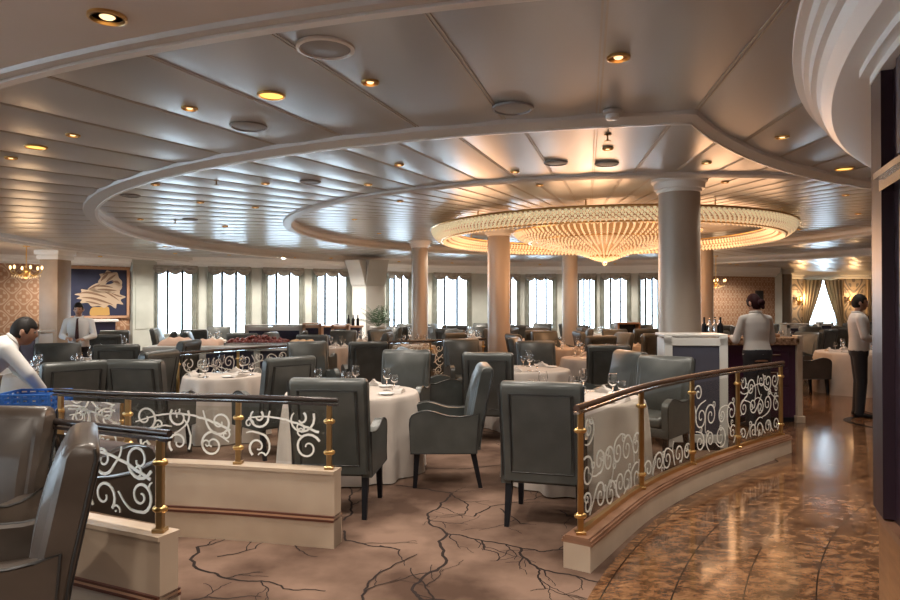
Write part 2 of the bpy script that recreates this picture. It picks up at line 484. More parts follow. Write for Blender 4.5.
# battens along the radial seams
bt = MB()
for k in range(NS):
    a = C0 + k * st
    for ra, rb, z in ((r_inner(a) + 0.16, min(r_outer(a) - 0.2 if r_outer(a) < 12 else 16.5, 16.5), Z1), (R2 + 0.13, r_inner(a) - 0.04, Z2), (0.4, R2 - 0.05, Z3)):
        if rb - ra < 0.15: continue
        for off, w in ((-0.011, 0.010), (0.011, 0.010)):
            d = Vector((cos(a), sin(a), 0)); nrm = Vector((-sin(a), cos(a), 0))
            p, q = Vector((CX, CY, z)) + d * ra + nrm * off, Vector((CX, CY, z)) + d * rb + nrm * off
            vs = []
            for c in (p, q):
                vs += [c - nrm * w / 2, c + nrm * w / 2, c + nrm * w / 2 - Vector((0, 0, 0.006)), c - nrm * w / 2 - Vector((0, 0, 0.006))]
            bt.add(vs, [(0, 1, 5, 4), (1, 2, 6, 5), (2, 3, 7, 6), (3, 0, 4, 7), (0, 3, 2, 1), (4, 5, 6, 7)])
struct('trim_6', bt, M['seam'], smooth=False)

# stepped crown round the entrance hall, dropping towards its middle
EA0, EA1 = radians(80), radians(215)
def lathe_e(prof, n=200):
    return MB().lathe(prof, n, (EX, EY, 0), EA0, EA1)
struct('trim_7', lathe_e([(6.99, Z1 + 0.002), (6.98, Z1 - 0.02), (6.94, Z1 - 0.025), (6.93, Z1 - 0.075), (6.905, Z1 - 0.082), (6.895, Z1 - 0.135), (6.870, Z1 - 0.142),
                          (6.85, Z1 - 0.19), (6.80, Z1 - 0.235), (6.74, Z1 - 0.25), (6.50, Z1 - 0.25)]), M['trim'], angle=25)
struct('ceiling', MB().lathe([(6.50, Z1 - 0.25), (3.0, Z1 - 0.25)], 120, (EX, EY, 0), EA0, EA1), M['plaster'])

# ------------------------------------------------------------------ floor
def floor_pt(px, py, z=0.0):
    d = F * (EYE - z) / (py - HOR)
    return Vector((X_at(px, d), d, z))

fl = MB()
fl.add([(-18, -3, 0), (20, -3, 0), (20, 28, 0), (-18, 28, 0)], [(0, 1, 2, 3)])
def ribbon(mb, pts, w0, w1, z, mi):
    n = len(pts); vs = []; fs = []
    for i in range(n):
        a = pts[max(0, i - 1)]; b = pts[min(n - 1, i + 1)]
        t = Vector((b[0] - a[0], b[1] - a[1], 0)); t = t.normalized() if t.length > 1e-6 else Vector((1, 0, 0))
        nr = Vector((-t.y, t.x, 0)); w = (w0 + (w1 - w0) * i / max(1, n - 1)) / 2
        c = Vector((pts[i][0], pts[i][1], z))
        vs += [c - nr * w, c + nr * w]
    for i in range(n - 1):
        fs.append((2 * i, 2 * i + 1, 2 * i + 3, 2 * i + 2))
    mb.add(vs, fs, mi)
def wander(p, q, jit, rnd, depth=4):
    pts = [p, q]
    for _ in range(depth):
        out = [pts[0]]
        for a, b in zip(pts, pts[1:]):
            m = (a + b) / 2; d = b - a
            m = m + Vector((-d.y, d.x, 0)) * rnd.uniform(-jit, jit)
            out += [m, b]
        pts = out
    return pts
rndb = random.Random(5)
BZ = [0.0012]
def branch(pts, w0, w1, twigs=True, lvl=0):
    full = []
    for a, b in zip(pts, pts[1:]):
        full += wander(a, b, 0.13, rndb, 3)[:-1]
    full.append(pts[-1])
    BZ[0] += 0.000006
    ribbon(fl, full, w0 * 0.85, w1 * 0.85, BZ[0], 1)
    if twigs and lvl < 2:
        for i in range(6, len(full) - 3, 9 if lvl == 0 else 7):
            if rndb.random() < 0.75:
                d = (full[i + 1] - full[i - 1]).normalized(); ang = rndb.choice((-1, 1)) * rndb.uniform(0.5, 1.1)
                d = Vector((d.x * cos(ang) - d.y * sin(ang), d.x * sin(ang) + d.y * cos(ang), 0))
                ln = rndb.uniform(0.16, 0.42) * (0.6 if lvl else 1)
                w = w0 + (w1 - w0) * i / len(full)
                branch([full[i], full[i] + d * ln * 0.5, full[i] + d * ln + Vector((rndb.uniform(-.05, .05), rndb.uniform(-.05, .05), 0))], w * 0.7, 0.005, True, lvl + 1)
def pxb(pts, w0=0.022, w1=0.008, twigs=True):
    branch([floor_pt(*p) for p in pts], w0, w1, twigs)
# the branches one can read off the photograph
pxb([(396, 485), (420, 488), (452, 493), (440, 506), (428, 518), (446, 533), (466, 536), (490, 541), (520, 547), (540, 551), (566, 549), (600, 553)], 0.024, 0.016)
pxb([(446, 532), (444, 550), (437, 570), (412, 589), (424, 599), (470, 603)], 0.026, 0.018)
pxb([(520, 547), (528, 560), (548, 570), (575, 575), (592, 580), (610, 588), (640, 594)], 0.022, 0.014)
pxb([(536, 566), (540, 580), (545, 588), (530, 590)], 0.016, 0.006)
pxb([(452, 493), (468, 504), (464, 514), (440, 517)], 0.018, 0.006)
pxb([(474, 516), (490, 506), (512, 502), (534, 499), (548, 491), (530, 482)], 0.018, 0.008)
pxb([(500, 508), (520, 523), (536, 524)], 0.016, 0.006)
pxb([(482, 540), (484, 549), (498, 553), (497, 560)], 0.016, 0.006)
pxb([(380, 545), (400, 549), (405, 565)], 0.020, 0.006)
pxb([(344, 520), (350, 500), (352, 492), (342, 475), (352, 462), (350, 445)], 0.022, 0.010)
pxb([(344, 530), (346, 540), (366, 544), (398, 549)], 0.022, 0.012)
pxb([(198, 546), (204, 570), (230, 578), (262, 580), (284, 588), (326, 590)], 0.026, 0.010)
pxb([(198, 546), (212, 544), (232, 536), (254, 528)], 0.020, 0.006)
pxb([(218, 556), (256, 548), (276, 534)], 0.018, 0.006)
pxb([(268, 541), (292, 543), (300, 550), (318, 556)], 0.018, 0.006)
pxb([(190, 600), (210, 596), (234, 597), (262, 596)], 0.018, 0.008)
pxb([(560, 510), (566, 516), (600, 516)], 0.018, 0.006)
pxb([(176, 520), (186, 512), (196, 504)], 0.014, 0.006)
for _ in range(46):
    p = Vector((rndb.uniform(-7, 2.6), rndb.uniform(5.6, 18), 0)); a = rndb.uniform(0, 6.28); pts = [p]
    for k in range(4):
        a += rndb.uniform(-0.7, 0.7); pts.append(pts[-1] + Vector((cos(a), sin(a), 0)) * rndb.uniform(0.35, 0.7))
    branch(pts, 0.026, 0.008)
for o_ in (floor_pt(60, 640), floor_pt(330, 640), floor_pt(520, 660)):
    for k in range(2):
        a = rndb.uniform(0, 6.28); pts = [o_.copy()]
        for k2 in range(4):
            a += rndb.uniform(-0.6, 0.6); pts.append(pts[-1] + Vector((cos(a), sin(a), 0)) * 0.3)
        branch(pts, 0.024, 0.008)
struct('floor', fl, [M['carpet'], M['branch']], label='brown carpet with a dark branching twig pattern', smooth=False, clean=False)

# marble of the entrance hall, with a dark ring medallion
MR = 7.98
poly = []
for i in range(41):
    a = radians(208) - radians(208 - 126) * i / 40
    r = MR if a < radians(158) else (MR - 0.33 * min(1, (a - radians(158)) / radians(6)))
    poly.append((EX + r * cos(a), EY + r * sin(a)))
poly += [(3.40, 7.3), (3.25, 8.2), (3.2, 10.2), (4.2, 10.4), (4.2, 13.6), (5.4, 14.2), (11.5, 14.2), (11.5, -2.6)]
mbm = MB(); mbm.prism(poly, 0.002, 0.012)
def flat_ring(mb, c, ra, rb, z, mi, n=72):
    vs = []; fs = []
    for i in range(n):
        a = 2 * pi * i / n
        vs += [(c[0] + ra * cos(a), c[1] + ra * sin(a), z), (c[0] + rb * cos(a), c[1] + rb * sin(a), z)]
    for i in range(n):
        j = (i + 1) % n; fs.append((2 * i, 2 * i + 1, 2 * j + 1, 2 * j))
    mb.add(vs, fs, mi)
flat_ring(mbm, (5.95, 8.95), 0.52, 0.61, 0.0140, 1); flat_ring(mbm, (5.95, 8.95), 0.20, 0.26, 0.0140, 1)
struct('floor', mbm, [M['marble'], M['marble_dark']], label='polished brown marble of the entrance hall', smooth=False, clean=False)

# ------------------------------------------------------------------ outer walls and windows
WT = 0.22
SILL, HEAD = 0.82, 2.62
NWIN = [0]
def px_on(px, p, q):
    """parameter along the wall p-q where the sight line through picture column px meets it"""
    k = (px - 450) / F
    dx, dy = q[0] - p[0], q[1] - p[1]
    return (k * p[1] - p[0]) / (dx - k * dy)

def wall_frame(p, q):
    d = Vector((q[0] - p[0], q[1] - p[1], 0)); ln = d.length; d.normalize()
    nrm = Vector((-d.y, d.x, 0))
    if nrm.dot(Vector((CX - p[0], CY - p[1], 0))) > 0: nrm = -nrm     # points out of the room
    o = Vector((p[0], p[1], 0))
    return ln, (lambda a, b, t: o + d * a + nrm * t + Vector((0, 0, b))), math.atan2(d.y, d.x), (1 if nrm.dot(Vector((-d.y, d.x, 0))) > 0 else -1)

def swag_mesh(w):
    """scalloped valance w wide: three bellies, hanging down from z = 0, bulging towards -y"""
    mb = MB(); nu, nv = 48, 12; vs = []; fs = []
    for s in (0, 1):
        for i in range(nu + 1):
            u = i / nu; belly = abs(sin(pi * 3 * u)) ** 0.7
            h = 0.11 + 0.13 * belly
            for j in range(nv + 1):
                v = j / nv
                y = -0.03 - 0.055 * sin(pi * min(1, v * 0.85)) * (0.5 + 0.5 * belly) - 0.012 * sin(v * 17) * belly + 0.012 * s
                vs.append(((u - 0.5) * w, y, -h * v))
    k = nv + 1; off = (nu + 1) * k
    for s in (0, 1):
        for i in range(nu):
            for j in range(nv):
                a = s * off + i * k + j
                fs.append((a, a + 1, a + k + 1, a + k))
    for i in range(nu):
        a = i * k + nv; fs.append((a, a + k, a + k + off, a + off))
    mb.add(vs, fs)
    return mb.mesh('window_valance', M['swag'])

def wall(name, p, q, wins, mat, dado=M['white'], head=HEAD, valance=True, top=Z1 + 0.02, panes=3, names=None):
    ln, fr, ang, sgn = wall_frame(p, q)
    mb = MB()
    spans = sorted(wins)
    x = 0.0
    def blk(a, b, z0, z1, t0=0.0, t1=WT, mi=0):
        mb.prism([(a, z0), (b, z0), (b, z1), (a, z1)], t0, t1, fr, mi)
    for (a, b) in spans:
        if a > x: blk(x, a, 0, top)
        blk(a, b, 0, SILL); blk(a, b, head, top)
        x = b
    if x < ln: blk(x, ln, 0, top)
    # raised panels on the piers, cornice and dado mouldings
    edges = [0.0] + [e for s in spans for e in s] + [ln]
    for i in range(0, len(edges), 2):
        a, b = edges[i], edges[i + 1]
        if b - a > 0.16:
            blk(a + 0.06, b - 0.06, 2.28, 2.56, -0.012, 0.0); blk(a + 0.06, b - 0.06, 0.95, 2.2, -0.012, 0.0)
    o = struct(name, mb, [mat], smooth=False)
    cor = MB()
    cor.prism([(-0.02, head + 0.01), (-0.10, head + 0.06), (-0.11, head + 0.10), (-0.20, head + 0.15), (-0.22, head + 0.2), (-0.26, top), (0.0, top), (0.0, head + 0.01)], 0, ln, lambda t, z, a: fr(a, z, t))
    cor.prism([(0.0, 0.0), (-0.025, 0.0), (-0.02, 0.15), (0.0, 0.16)], 0, ln, lambda t, z, a: fr(a, z, t))
    NWIN[0] += 0
    struct('trim_%d' % (20 + len([x for x in bpy.data.objects if x.name.startswith('trim_')])), cor, M['trim'], angle=20)
    for i, (a, b) in enumerate(spans):
        NWIN[0] += 1
        mbf = MB(); w = b - a
        def bar(u0, u1, z0, z1, t0, t1, m=mbf, mi=0): m.prism([(u0, z0), (u1, z0), (u1, z1), (u0, z1)], t0, t1, fr, mi)
        bar(a, a + 0.035, SILL, head, 0.03, 0.13); bar(b - 0.035, b, SILL, head, 0.03, 0.13)
        bar(a, b, SILL, SILL + 0.04, -0.03, 0.13); bar(a, b, head - 0.05, head, 0.03, 0.13)
        fo = struct('window_%d' % NWIN[0], mbf, M['pier'], smooth=False)
        for k in range(1, panes):
            mm = MB(); u = a + w * k / panes
            bar(u - 0.034, u + 0.034, SILL + 0.03, head - 0.03, 0.05, 0.10, mm)
            mm.build('mullion', M['mullion'], fo, smooth=False)
        gp = MB(); gp.add([fr(a + 0.03, SILL + 0.03, 0.075), fr(b - 0.03, SILL + 0.03, 0.075), fr(b - 0.03, head - 0.04, 0.075), fr(a + 0.03, head - 0.04, 0.075)], [(0, 1, 2, 3)])
        gp.build('pane', M['window_glass'], fo, smooth=False)
        if valance:
            sw = link('window_valance', swag_mesh(w * 1.02), None, fr((a + b) / 2, head + 0.02, -0.055), ang + (0 if sgn > 0 else pi))
            for s_, nm_ in ((-1, 'left'), (1, 'right')):
                cw = min(0.17, w * 0.16); q_ = MB(); vs = []; fs = []
                for t_ in (0, 1):
                    for i_ in range(25):
                        uu = i_ / 24
                        for z_ in (SILL - 0.02, 1.3, 1.9, head - 0.02):
                            vs.append((s_ * (w / 2 + 0.03 - cw * uu), -0.005 + 0.016 * sin(uu * 25) + t_ * 0.006, z_))
                for t_ in (0, 1):
                    for i_ in range(24):
                        for j_ in range(3):
                            a_ = t_ * 100 + i_ * 4 + j_; fs.append((a_, a_ + 1, a_ + 5, a_ + 4))
                q_.add(vs, fs)
                sc_ = q_.build('side_curtain', M['sidecurtain'], None, fr((a + b) / 2, 0, -0.03), ang + (0 if sgn > 0 else pi), clean=False)
                tag(sc_, 'slim grey-green curtain at the %s of ' % nm_ + (names[i] if names else 'the window'), 'curtain', 'slim side curtains')
            tag(sw, 'grey swagged valance over ' + (names[i] if names else 'the window'), 'valance', 'swagged window valances')
    return ln, fr, ang, sgn

def at_d(px, d): return (X_at(px, d), d)
def spans_px(p, q, prs):
    ln = (Vector((*q, 0)) - Vector((*p, 0))).length
    return [(px_on(a, p, q) * ln, px_on(b, p, q) * ln) for a, b in prs]

# left: damask wall with the painting, then a pale pilaster, then the bright windows
A_, B_ = (-14.0, 12.6), at_d(130, 16.9)
lnL, frL, angL, _ = wall('wall_left', A_, B_, [], M['damask'], head=2.55, top=Z0 + 0.02)
# pale pilaster at the corner
def pilaster(name, p, q, t0, t1, z1, label=None, mat='pier'):
    ln, fr, ang, sg = wall_frame(p, q); mb = MB()
    def bk(a, b, z0, zt, u0, u1): mb.prism([(a, z0), (b, z0), (b, zt), (a, zt)], u0, u1, fr)
    bk(0, ln, 0, z1, t0, t1); bk(0.07, ln - 0.07, 1.0, 2.05, t0 - 0.015, t0); bk(0.07, ln - 0.07, 2.12, 2.4, t0 - 0.015, t0)
    bk(-0.03, ln + 0.03, 0, 0.2, t0 - 0.03, t1); bk(-0.03, ln + 0.03, 2.45, 2.52, t0 - 0.03, t1); bk(-0.05, ln + 0.05, z1 - 0.1, z1, t0 - 0.05, t1)
    return struct(name, mb, M[mat], label, smooth=False)
pilaster('trim_8', at_d(130, 16.9), at_d(151, 17.4), -0.12, 0.2, Z0, 'pale panelled pilaster between painting and windows')
WA, WB = at_d(151, 17.4), at_d(356, 19.5)
wn_names = ['the window beside the painting', 'the second window right of the painting', 'the third window right of the painting', 'the window left of the bracketed pier']
wall('wall_back_left', WA, WB, spans_px(WA, WB, [(152.5, 197), (208, 250), (263, 303), (313, 350)]), M['pier'], names=wn_names)
# bracketed pier: white inner face and grey front that flares out under the ceiling
mbp = MB(); p_, q_ = at_d(366, 19.1), at_d(385, 19.3)
ln, fr, _, _ = wall_frame(p_, q_)
mbp.prism([(0, 0), (ln, 0), (ln, Z1), (0, Z1)], 0, 0.9, fr)
mbp.prism([(0.0, 2.15), (-0.05, 2.2), (-0.25, 2.62), (-0.42, Z1), (0.0, Z1)], 0, ln, lambda t, z, a: fr(a, z, t))
mbp.prism([(0.04, 1.0), (ln - 0.04, 1.0), (ln - 0.04, 2.05), (0.04, 2.05)], -0.02, 0, fr)
struct('wall_pier', mbp, M['corbel'], 'grey bracketed pier between the two banks of windows', smooth=False)
mbp = MB(); p2_ = at_d(352, 19.35); ln2, fr2, _, _ = wall_frame(p2_, p_)
mbp.prism([(0, 0), (ln2, 0), (ln2, Z1), (0, Z1)], 0.02, 0.8, fr2)
mbp.prism([(0.0, 2.15), (-0.05, 2.2), (-0.2, 2.62), (-0.35, Z1), (0.02, Z1)], 0, ln2, lambda t, z, a: fr2(a, z, t))
struct('trim_9', mbp, M['trim'], smooth=False)
# curved bank of windows at the stern, in two runs
WC, WD, WE = at_d(385, 20.6), at_d(520, 22.3), at_d(662, 21.4)
wall('wall_back_middle', WC, WD, spans_px(WC, WD, [(387, 410), (433, 470), (497, 519)]), M['pier'], names=['the window left of the slim left column', 'the window right of the slim left column', 'the window behind the copper-toned column'])
wall('wall_back_right', WD, WE, spans_px(WD, WE, [(526, 556), (578, 596), (601, 630), (639, 659)]), M['pier'], names=['the window between copper-toned and far columns', 'the narrow window right of the far column', 'the wide window under the chandelier tip', 'the window beside the broad front column'])
# right: damask wall, then the alcove with the tied drapes
RA, RB = at_d(666, 21.3), at_d(775, 22.8)
lnR, frR, angR, sgR = wall('wall_right', RA, RB, [], M['damask'], head=2.55)
RC, RD = at_d(772, 25.4), at_d(900, 25.4)
wall('wall_alcove', RC, RD, spans_px(RC, RD, [(806, 838)]), M['damask_grey'], valance=False, head=2.60, panes=1)
wall('wall_alcove_side', RB, RC, [], M['pier'])
wall('wall_far_right', RD, (18.6, 8.0), [], M['damask_grey'])
# windowed wall on the port side, outside the frame
wall('wall_port', (-14.0, -2.5), A_, [(1.0 + 1.9 * k, 2.3 + 1.9 * k) for k in range(7)], M['pier'], valance=False, top=Z0 + 0.02)

wall('wall_rear', (12.6, -2.8), (-14.0, -2.8), [], M['beige'], top=Z0 + 0.02)
wall('wall_hall', (18.6, 8.0), (12.6, -2.8), [], M['beige'])

# ------------------------------------------------------------------ dark wood doorway at the right edge
PR = 6.64
pa0, pa1 = radians(156.5), radians(190)
def frP(a, z, t): return Vector((EX + (PR - t) * cos(a), EY + (PR - t) * sin(a), z))
def arc_blk(mb, a0, a1, z0, z1, t0, t1, n=10, mi=0):
    rings = []
    for i in range(n + 1):
        a = a0 + (a1 - a0) * i / n
        rings.append([frP(a, z0, t0), frP(a, z1, t0), frP(a, z1, t1), frP(a, z0, t1)])
    mb.loft(rings, True, False, mi)
zt = Z1 - 0.25
mw = MB(); arc_blk(mw, pa0, pa1, 0, zt, 0.0, 0.16, 24)
struct('wall_entrance', mw, M['darkwood'], 'dark wood panelled wall at the right edge', smooth=False)
dr = MB()
arc_blk(dr, pa0 - 0.001, pa0 + 0.030, 0.70, zt - 0.06, -0.045, 0.0, 2)       # jamb
arc_blk(dr, pa0 + 0.055, pa0 + 0.36, 0.72, 1.98, -0.020, 0.0, 8)             # leaf
d1 = struct('door_1', dr, M['darkwood'], 'dark plum door with an oval brass plate', smooth=False)
tr = MB(); arc_blk(tr, pa0 + 0.035, pa0 + 0.40, 2.05, 2.10, -0.06, 0.0, 8); arc_blk(tr, pa0 + 0.035, pa0 + 0.40, 2.10, 2.125, -0.08, 0.0, 8)
tr.build('door_head', M['chrome'], d1, smooth=False)
tp = MB(); arc_blk(tp, pa0 + 0.05, pa0 + 0.38, 2.18, zt - 0.06, -0.02, 0.0, 8); tp.build('transom_panel', M['slate'], d1, smooth=False)
ov = MB(); cA = pa0 + 0.115; vs = [frP(cA, 1.50, -0.03)]
for i in range(32):
    t = 2 * pi * i / 32; vs.append(frP(cA + 0.045 * cos(t), 1.50 + 0.19 * sin(t), -0.03))
ov.add(vs, [(0, 1 + i, 1 + (i + 1) % 32) for i in range(32)])
vs = []
for i in range(32):
    t = 2 * pi * i / 32; vs += [frP(cA + 0.045 * cos(t), 1.50 + 0.19 * sin(t), -0.03), frP(cA + 0.048 * cos(t), 1.50 + 0.20 * sin(t), -0.018)]
ov.add(vs, [(2 * i, 2 * i + 1, (2 * i + 3) % 64, (2 * i + 2) % 64) for i in range(32)])
ov.build('oval_plate', M['brass'], d1, smooth=False)
pl = MB(); arc_blk(pl, pa0 + 0.004, pa1, 0.0, 0.66, -0.03, 0.0, 20); arc_blk(pl, pa0 + 0.003, pa1, 0.66, 0.69, -0.04, 0.0, 20, 1)
struct('trim_10', pl, [M['wood'], M['capwood']], smooth=False)
cr = MB(); arc_blk(cr, pa0, pa1, zt - 0.07, zt, -0.05, 0.0, 20); arc_blk(cr, pa0, pa1, zt - 0.035, zt, -0.09, -0.05, 20)
struct('trim_11', cr, M['trim'], smooth=False)

# ================================================================== COLUMNS
def column(x, y, dia, ztop, label, mat='column'):
    t = empty('column', (x, y, 0), 0, label, 'column')
    r = dia / 2; s = MB(); s.lathe([(r, 0.22), (r, ztop - 0.16)], 40); s.build('shaft', M[mat], t)
    c = MB(); c.lathe([(r, ztop - 0.17), (r + 0.02, ztop - 0.16), (r + 0.02, ztop - 0.13), (r + 0.05, ztop - 0.12), (r + 0.06, ztop - 0.05), (r + 0.09, ztop - 0.03), (r + 0.09, ztop - 0.002), (0.01, ztop - 0.002)], 40); c.build('capital', M['trim'], t, angle=25)
    b = MB(); b.lathe([(r + 0.06, 0.0), (r + 0.06, 0.12), (r + 0.03, 0.15), (r + 0.025, 0.2), (r, 0.23)], 40); b.build('base', M['bronze'], t, angle=25)
    return t
column(2.86, 8.35, 0.50, Z3, 'broad taupe column with white capital, nearest of the round columns')
column(0.985, 13.5, 0.45, Z3, 'copper-toned round column standing under the chandelier ring')
column(-0.73, 16.2, 0.39, Z3, 'slim round column right of the palm and grey pier')
column(3.15, 17.6, 0.40, Z3, 'slim round column below the chandelier bowl')
column(5.98, 15.8, 0.44, Z3, 'round column mostly hidden behind the broad front column')
column(12.0, 24.0, 0.46, Z1, 'grey column beside the tied drapes on the right')
# square column at the left wall
t = empty('column', (-8.25, 14.0, 0), fwd(0.12, 1), 'square pale column in front of the left damask wall', 'column')
s = MB(); s.box((0, 0, 1.4), (0.42, 0.42, 2.35), 0.02); s.build('shaft', M['beige'], t)
s = MB(); s.box((0, 0, Z0 - 0.06), (0.56, 0.56, 0.11), 0.02); s.box((0, 0, Z0 - 0.16), (0.50, 0.50, 0.10), 0.02); s.build('capital', M['trim'], t)
s = MB(); s.box((0, 0, 0.12), (0.62, 0.62, 0.24), 0.015); s.build('base', M['trim'], t)

# ================================================================== CHANDELIER
HX, HY, HR = 2.98, 12.9, 3.16
ch = empty('chandelier', (HX, HY, 0), 0, 'huge ring and bowl crystal chandelier glowing gold under the round ceiling', 'chandelier')
def beads(mb, c, s, d, tilt=None):
    """one cut-crystal drop: an octahedron s wide, d long"""
    x, y, z = c
    mb.add([(x + s, y, z), (x, y + s, z), (x - s, y, z), (x, y - s, z), (x, y, z + d * 0.4), (x, y, z - d * 0.6)],
           [(0, 1, 4), (1, 2, 4), (2, 3, 4), (3, 0, 4), (1, 0, 5), (2, 1, 5), (3, 2, 5), (0, 3, 5)])
rg = MB(); rg.lathe([(HR - 0.22, 2.98), (HR - 0.20, 2.90), (HR, 2.86), (HR + 0.10, 2.90), (HR + 0.13, 2.98), (HR + 0.05, 3.04), (HR - 0.15, 3.04), (HR - 0.22, 2.98)], 120)
rg.build('ring_diffuser', M['glow'], ch)
cb = MB()
for k in range(230):
    a = 2 * pi * k / 230
    for i in range(7):
        t = i / 6.0
        rr = HR + 0.15 - 0.02 * t - 0.16 * t * t * (1 if i < 6 else 1.1); z = 3.0 - 0.17 * t
        aa = a + (i % 2) * pi / 230
        beads(cb, (rr * cos(aa), rr * sin(aa), z), 0.032, 0.075)
    for i in range(4):
        t = i / 3.0; rr = HR - 0.23 + 0.16 * t * t; z = 2.98 - 0.13 * t
        beads(cb, (rr * cos(a), rr * sin(a), z), 0.032, 0.075)
o = cb.build('crystal_drop', M['crystal'], ch, smooth=False, clean=False); o['kind'] = 'stuff'
for nm, rr, zz in (('outer_hoop', HR + 0.17, 3.03), ('inner_hoop', HR - 0.24, 3.03), ('lower_hoop', HR - 0.02, 2.825)):
    h = MB(); h.tube([(rr * cos(2 * pi * i / 120), rr * sin(2 * pi * i / 120), zz) for i in range(120)], 0.016, 6, True); h.build(nm, M['gold'], ch)
bowl = [(1.72, 2.97), (1.66, 2.91), (1.45, 2.82), (1.15, 2.74), (0.85, 2.68), (0.55, 2.62), (0.34, 2.55), (0.20, 2.49), (0.06, 2.46)]
bd = MB(); bd.lathe([(r - 0.05, z + 0.05) for r, z in bowl] + [(0.01, 2.50)], 96); bd.build('bowl_diffuser', M['glow'], ch)
for nm, (r, z) in (('bowl_rim', (1.76, 2.99)), ('bowl_band', (1.45, 2.815)), ('bowl_collar', (0.30, 2.535))):
    h = MB(); h.tube([(r * cos(2 * pi * i / 96), r * sin(2 * pi * i / 96), z) for i in range(96)], 0.018, 6, True); h.build(nm, M['gold'], ch)
def along(prof, t):
    k = t * (len(prof) - 1); i = min(int(k), len(prof) - 2); f = k - i
    return prof[i][0] + (prof[i + 1][0] - prof[i][0]) * f, prof[i][1] + (prof[i + 1][1] - prof[i][1]) * f
cb = MB()
for k in range(96):
    a = 2 * pi * k / 96
    for i in range(26):
        r, z = along(bowl, i / 25.0)
        if r < 0.9 and k % 2: continue
        if r < 0.35 and k % 4: continue
        beads(cb, (r * cos(a), r * sin(a), z), 0.022, 0.062)
o = cb.build('crystal_strand', M['crystal'], ch, smooth=False, clean=False); o['kind'] = 'stuff'
dp = MB(); dp.ellipsoid((0, 0, 2.41), (0.05, 0.05, 0.055), 12, 8); dp.build('crystal_ball', M['glass'], ch)
st_ = MB(); st_.tube([(0, 0, 2.5), (0, 0, Z3)], 0.05, 10); st_.build('stem', M['gold'], ch)
for k in range(10):
    a = 2 * pi * k / 10
    hr = MB(); hr.tube([((HR - 0.05) * cos(a), (HR - 0.05) * sin(a), 3.02), ((HR - 0.05) * cos(a), (HR - 0.05) * sin(a), Z3)], 0.012, 6); hr.build('hanger', M['gold'], ch)
def lamp(parent, loc, power, color, radius=0.08, spot=None, name='bulb_light'):
    ld = bpy.data.lights.new(name, 'SPOT' if spot else 'POINT')
    ld.energy = power; ld.color = color; ld.shadow_soft_size = radius
    if spot: ld.spot_size = radians(spot); ld.spot_blend = 0.6
    o = bpy.data.objects.new(name, ld); COL.objects.link(o); o.parent = parent; o.location = loc
    return o
for k in range(8):
    a = 2 * pi * (k + 0.5) / 8
    lamp(ch, (2.6 * cos(a), 2.6 * sin(a), 2.30), 26, (1.0, 0.54, 0.28), 0.5)
lamp(ch, (0, 0, 1.95), 40, (1.0, 0.54, 0.28), 0.4)

# ================================================================== CEILING FITTINGS
def ceil_pt(px, py, h):
    d = F * (h - EYE) / (HOR - py)
    return (X_at(px, d), d, h)
def downlight(px, py, h, on, size, label, group, power=None):
    x, y, z = ceil_pt(px, py, h)
    t = empty('downlight', (x, y, z), 0, label, 'ceiling light', group)
    r = MB(); r.lathe([(size, 0.0), (size, -0.012), (size * 0.86, -0.014), (size * 0.80, 0.012)], 24); r.build('trim_ring', M['gold'], t)
    c = MB(); c.lathe([(size * 0.82, -0.006 if on == 2 else 0.0), (0.001, -0.006 if on == 2 else 0.0)], 24)
    if on == 2: c.build('lamp', M['lamp_on'], t)
    else:
        c.build('baffle', M['baffle'], t)
        b = MB(); b.lathe([(size * 0.40, -0.004), (size * 0.3, -0.010), (0.001, -0.012)], 16); b.build('lamp', M['lamp_small'], t)
    lamp(t, (0, 0, -0.03), power or (95 if on == 2 else 60), (1.0, 0.90, 0.78), 0.08, 150 if power else 120, 'downlight_beam')
    return t
downlight(106, 15, Z0 - 0.0, 1, 0.075, 'gold spiral downlight in the low plaster soffit', None)
for (x, y), w in zip(((271, 94), (35, 146), (845, 168)), ('amber lit round ceiling lamp left of the large round grille', 'amber lit round ceiling lamp at the left edge', 'amber lit round ceiling lamp by the dark doorway')):
    downlight(x, y, Z1 - 0.012, 2, 0.085, w, None)
g = 'small gold downlights in the outer ceiling ring'
for x, y in ((370, 81), (189, 107), (72, 134), (10, 157), (619, 56), (783, 136)):
    downlight(x, y, Z1 - 0.012, 1, 0.052 if x != 619 else 0.06, 'small recessed gold downlight in the outer ceiling ring', g)
g2 = 'small gold downlights in the middle ceiling ring'
for x, y in ((468, 133), (258, 157), (265, 183), (155, 184), (399, 164), (515, 171), (608, 148), (707, 162), (200, 202), (255, 207), (140, 219), (368, 184), (225, 226)):
    downlight(x, y, Z2 - 0.010, 1, 0.05, 'small recessed gold downlight in the middle ceiling ring', g2)
g3 = 'small gold downlights round the chandelier'
for a in range(0, 360, 30):
    x, y = CX + 4.5 * cos(radians(a + 10)), CY + 4.5 * sin(radians(a + 10))
    downlight(450 + F * x / y, HOR - F * (Z3 - EYE) / y, Z3 - 0.008, 1, 0.05, 'small recessed gold downlight close to the chandelier', g3)
g5 = 'downlights over the entrance hall and front soffit'
for x, y, h in ((-2.6, 0.6, Z0), (-0.9, 0.4, Z0), (0.6, 0.9, Z0), (-5.0, 1.6, Z0), (-7.6, 4.2, Z0), (4.2, 4.2, Z1 - 0.25), (3.4, 2.4, Z1 - 0.25), (6.0, 4.8, Z1 - 0.25)):
    downlight(450 + F * x / y, HOR - F * (h - EYE) / y, h - 0.004, 1, 0.06, 'small downlight over the entrance hall or front soffit', g5, 120 if h == Z0 else 70)
g4 = 'far downlights beyond the round ceiling'
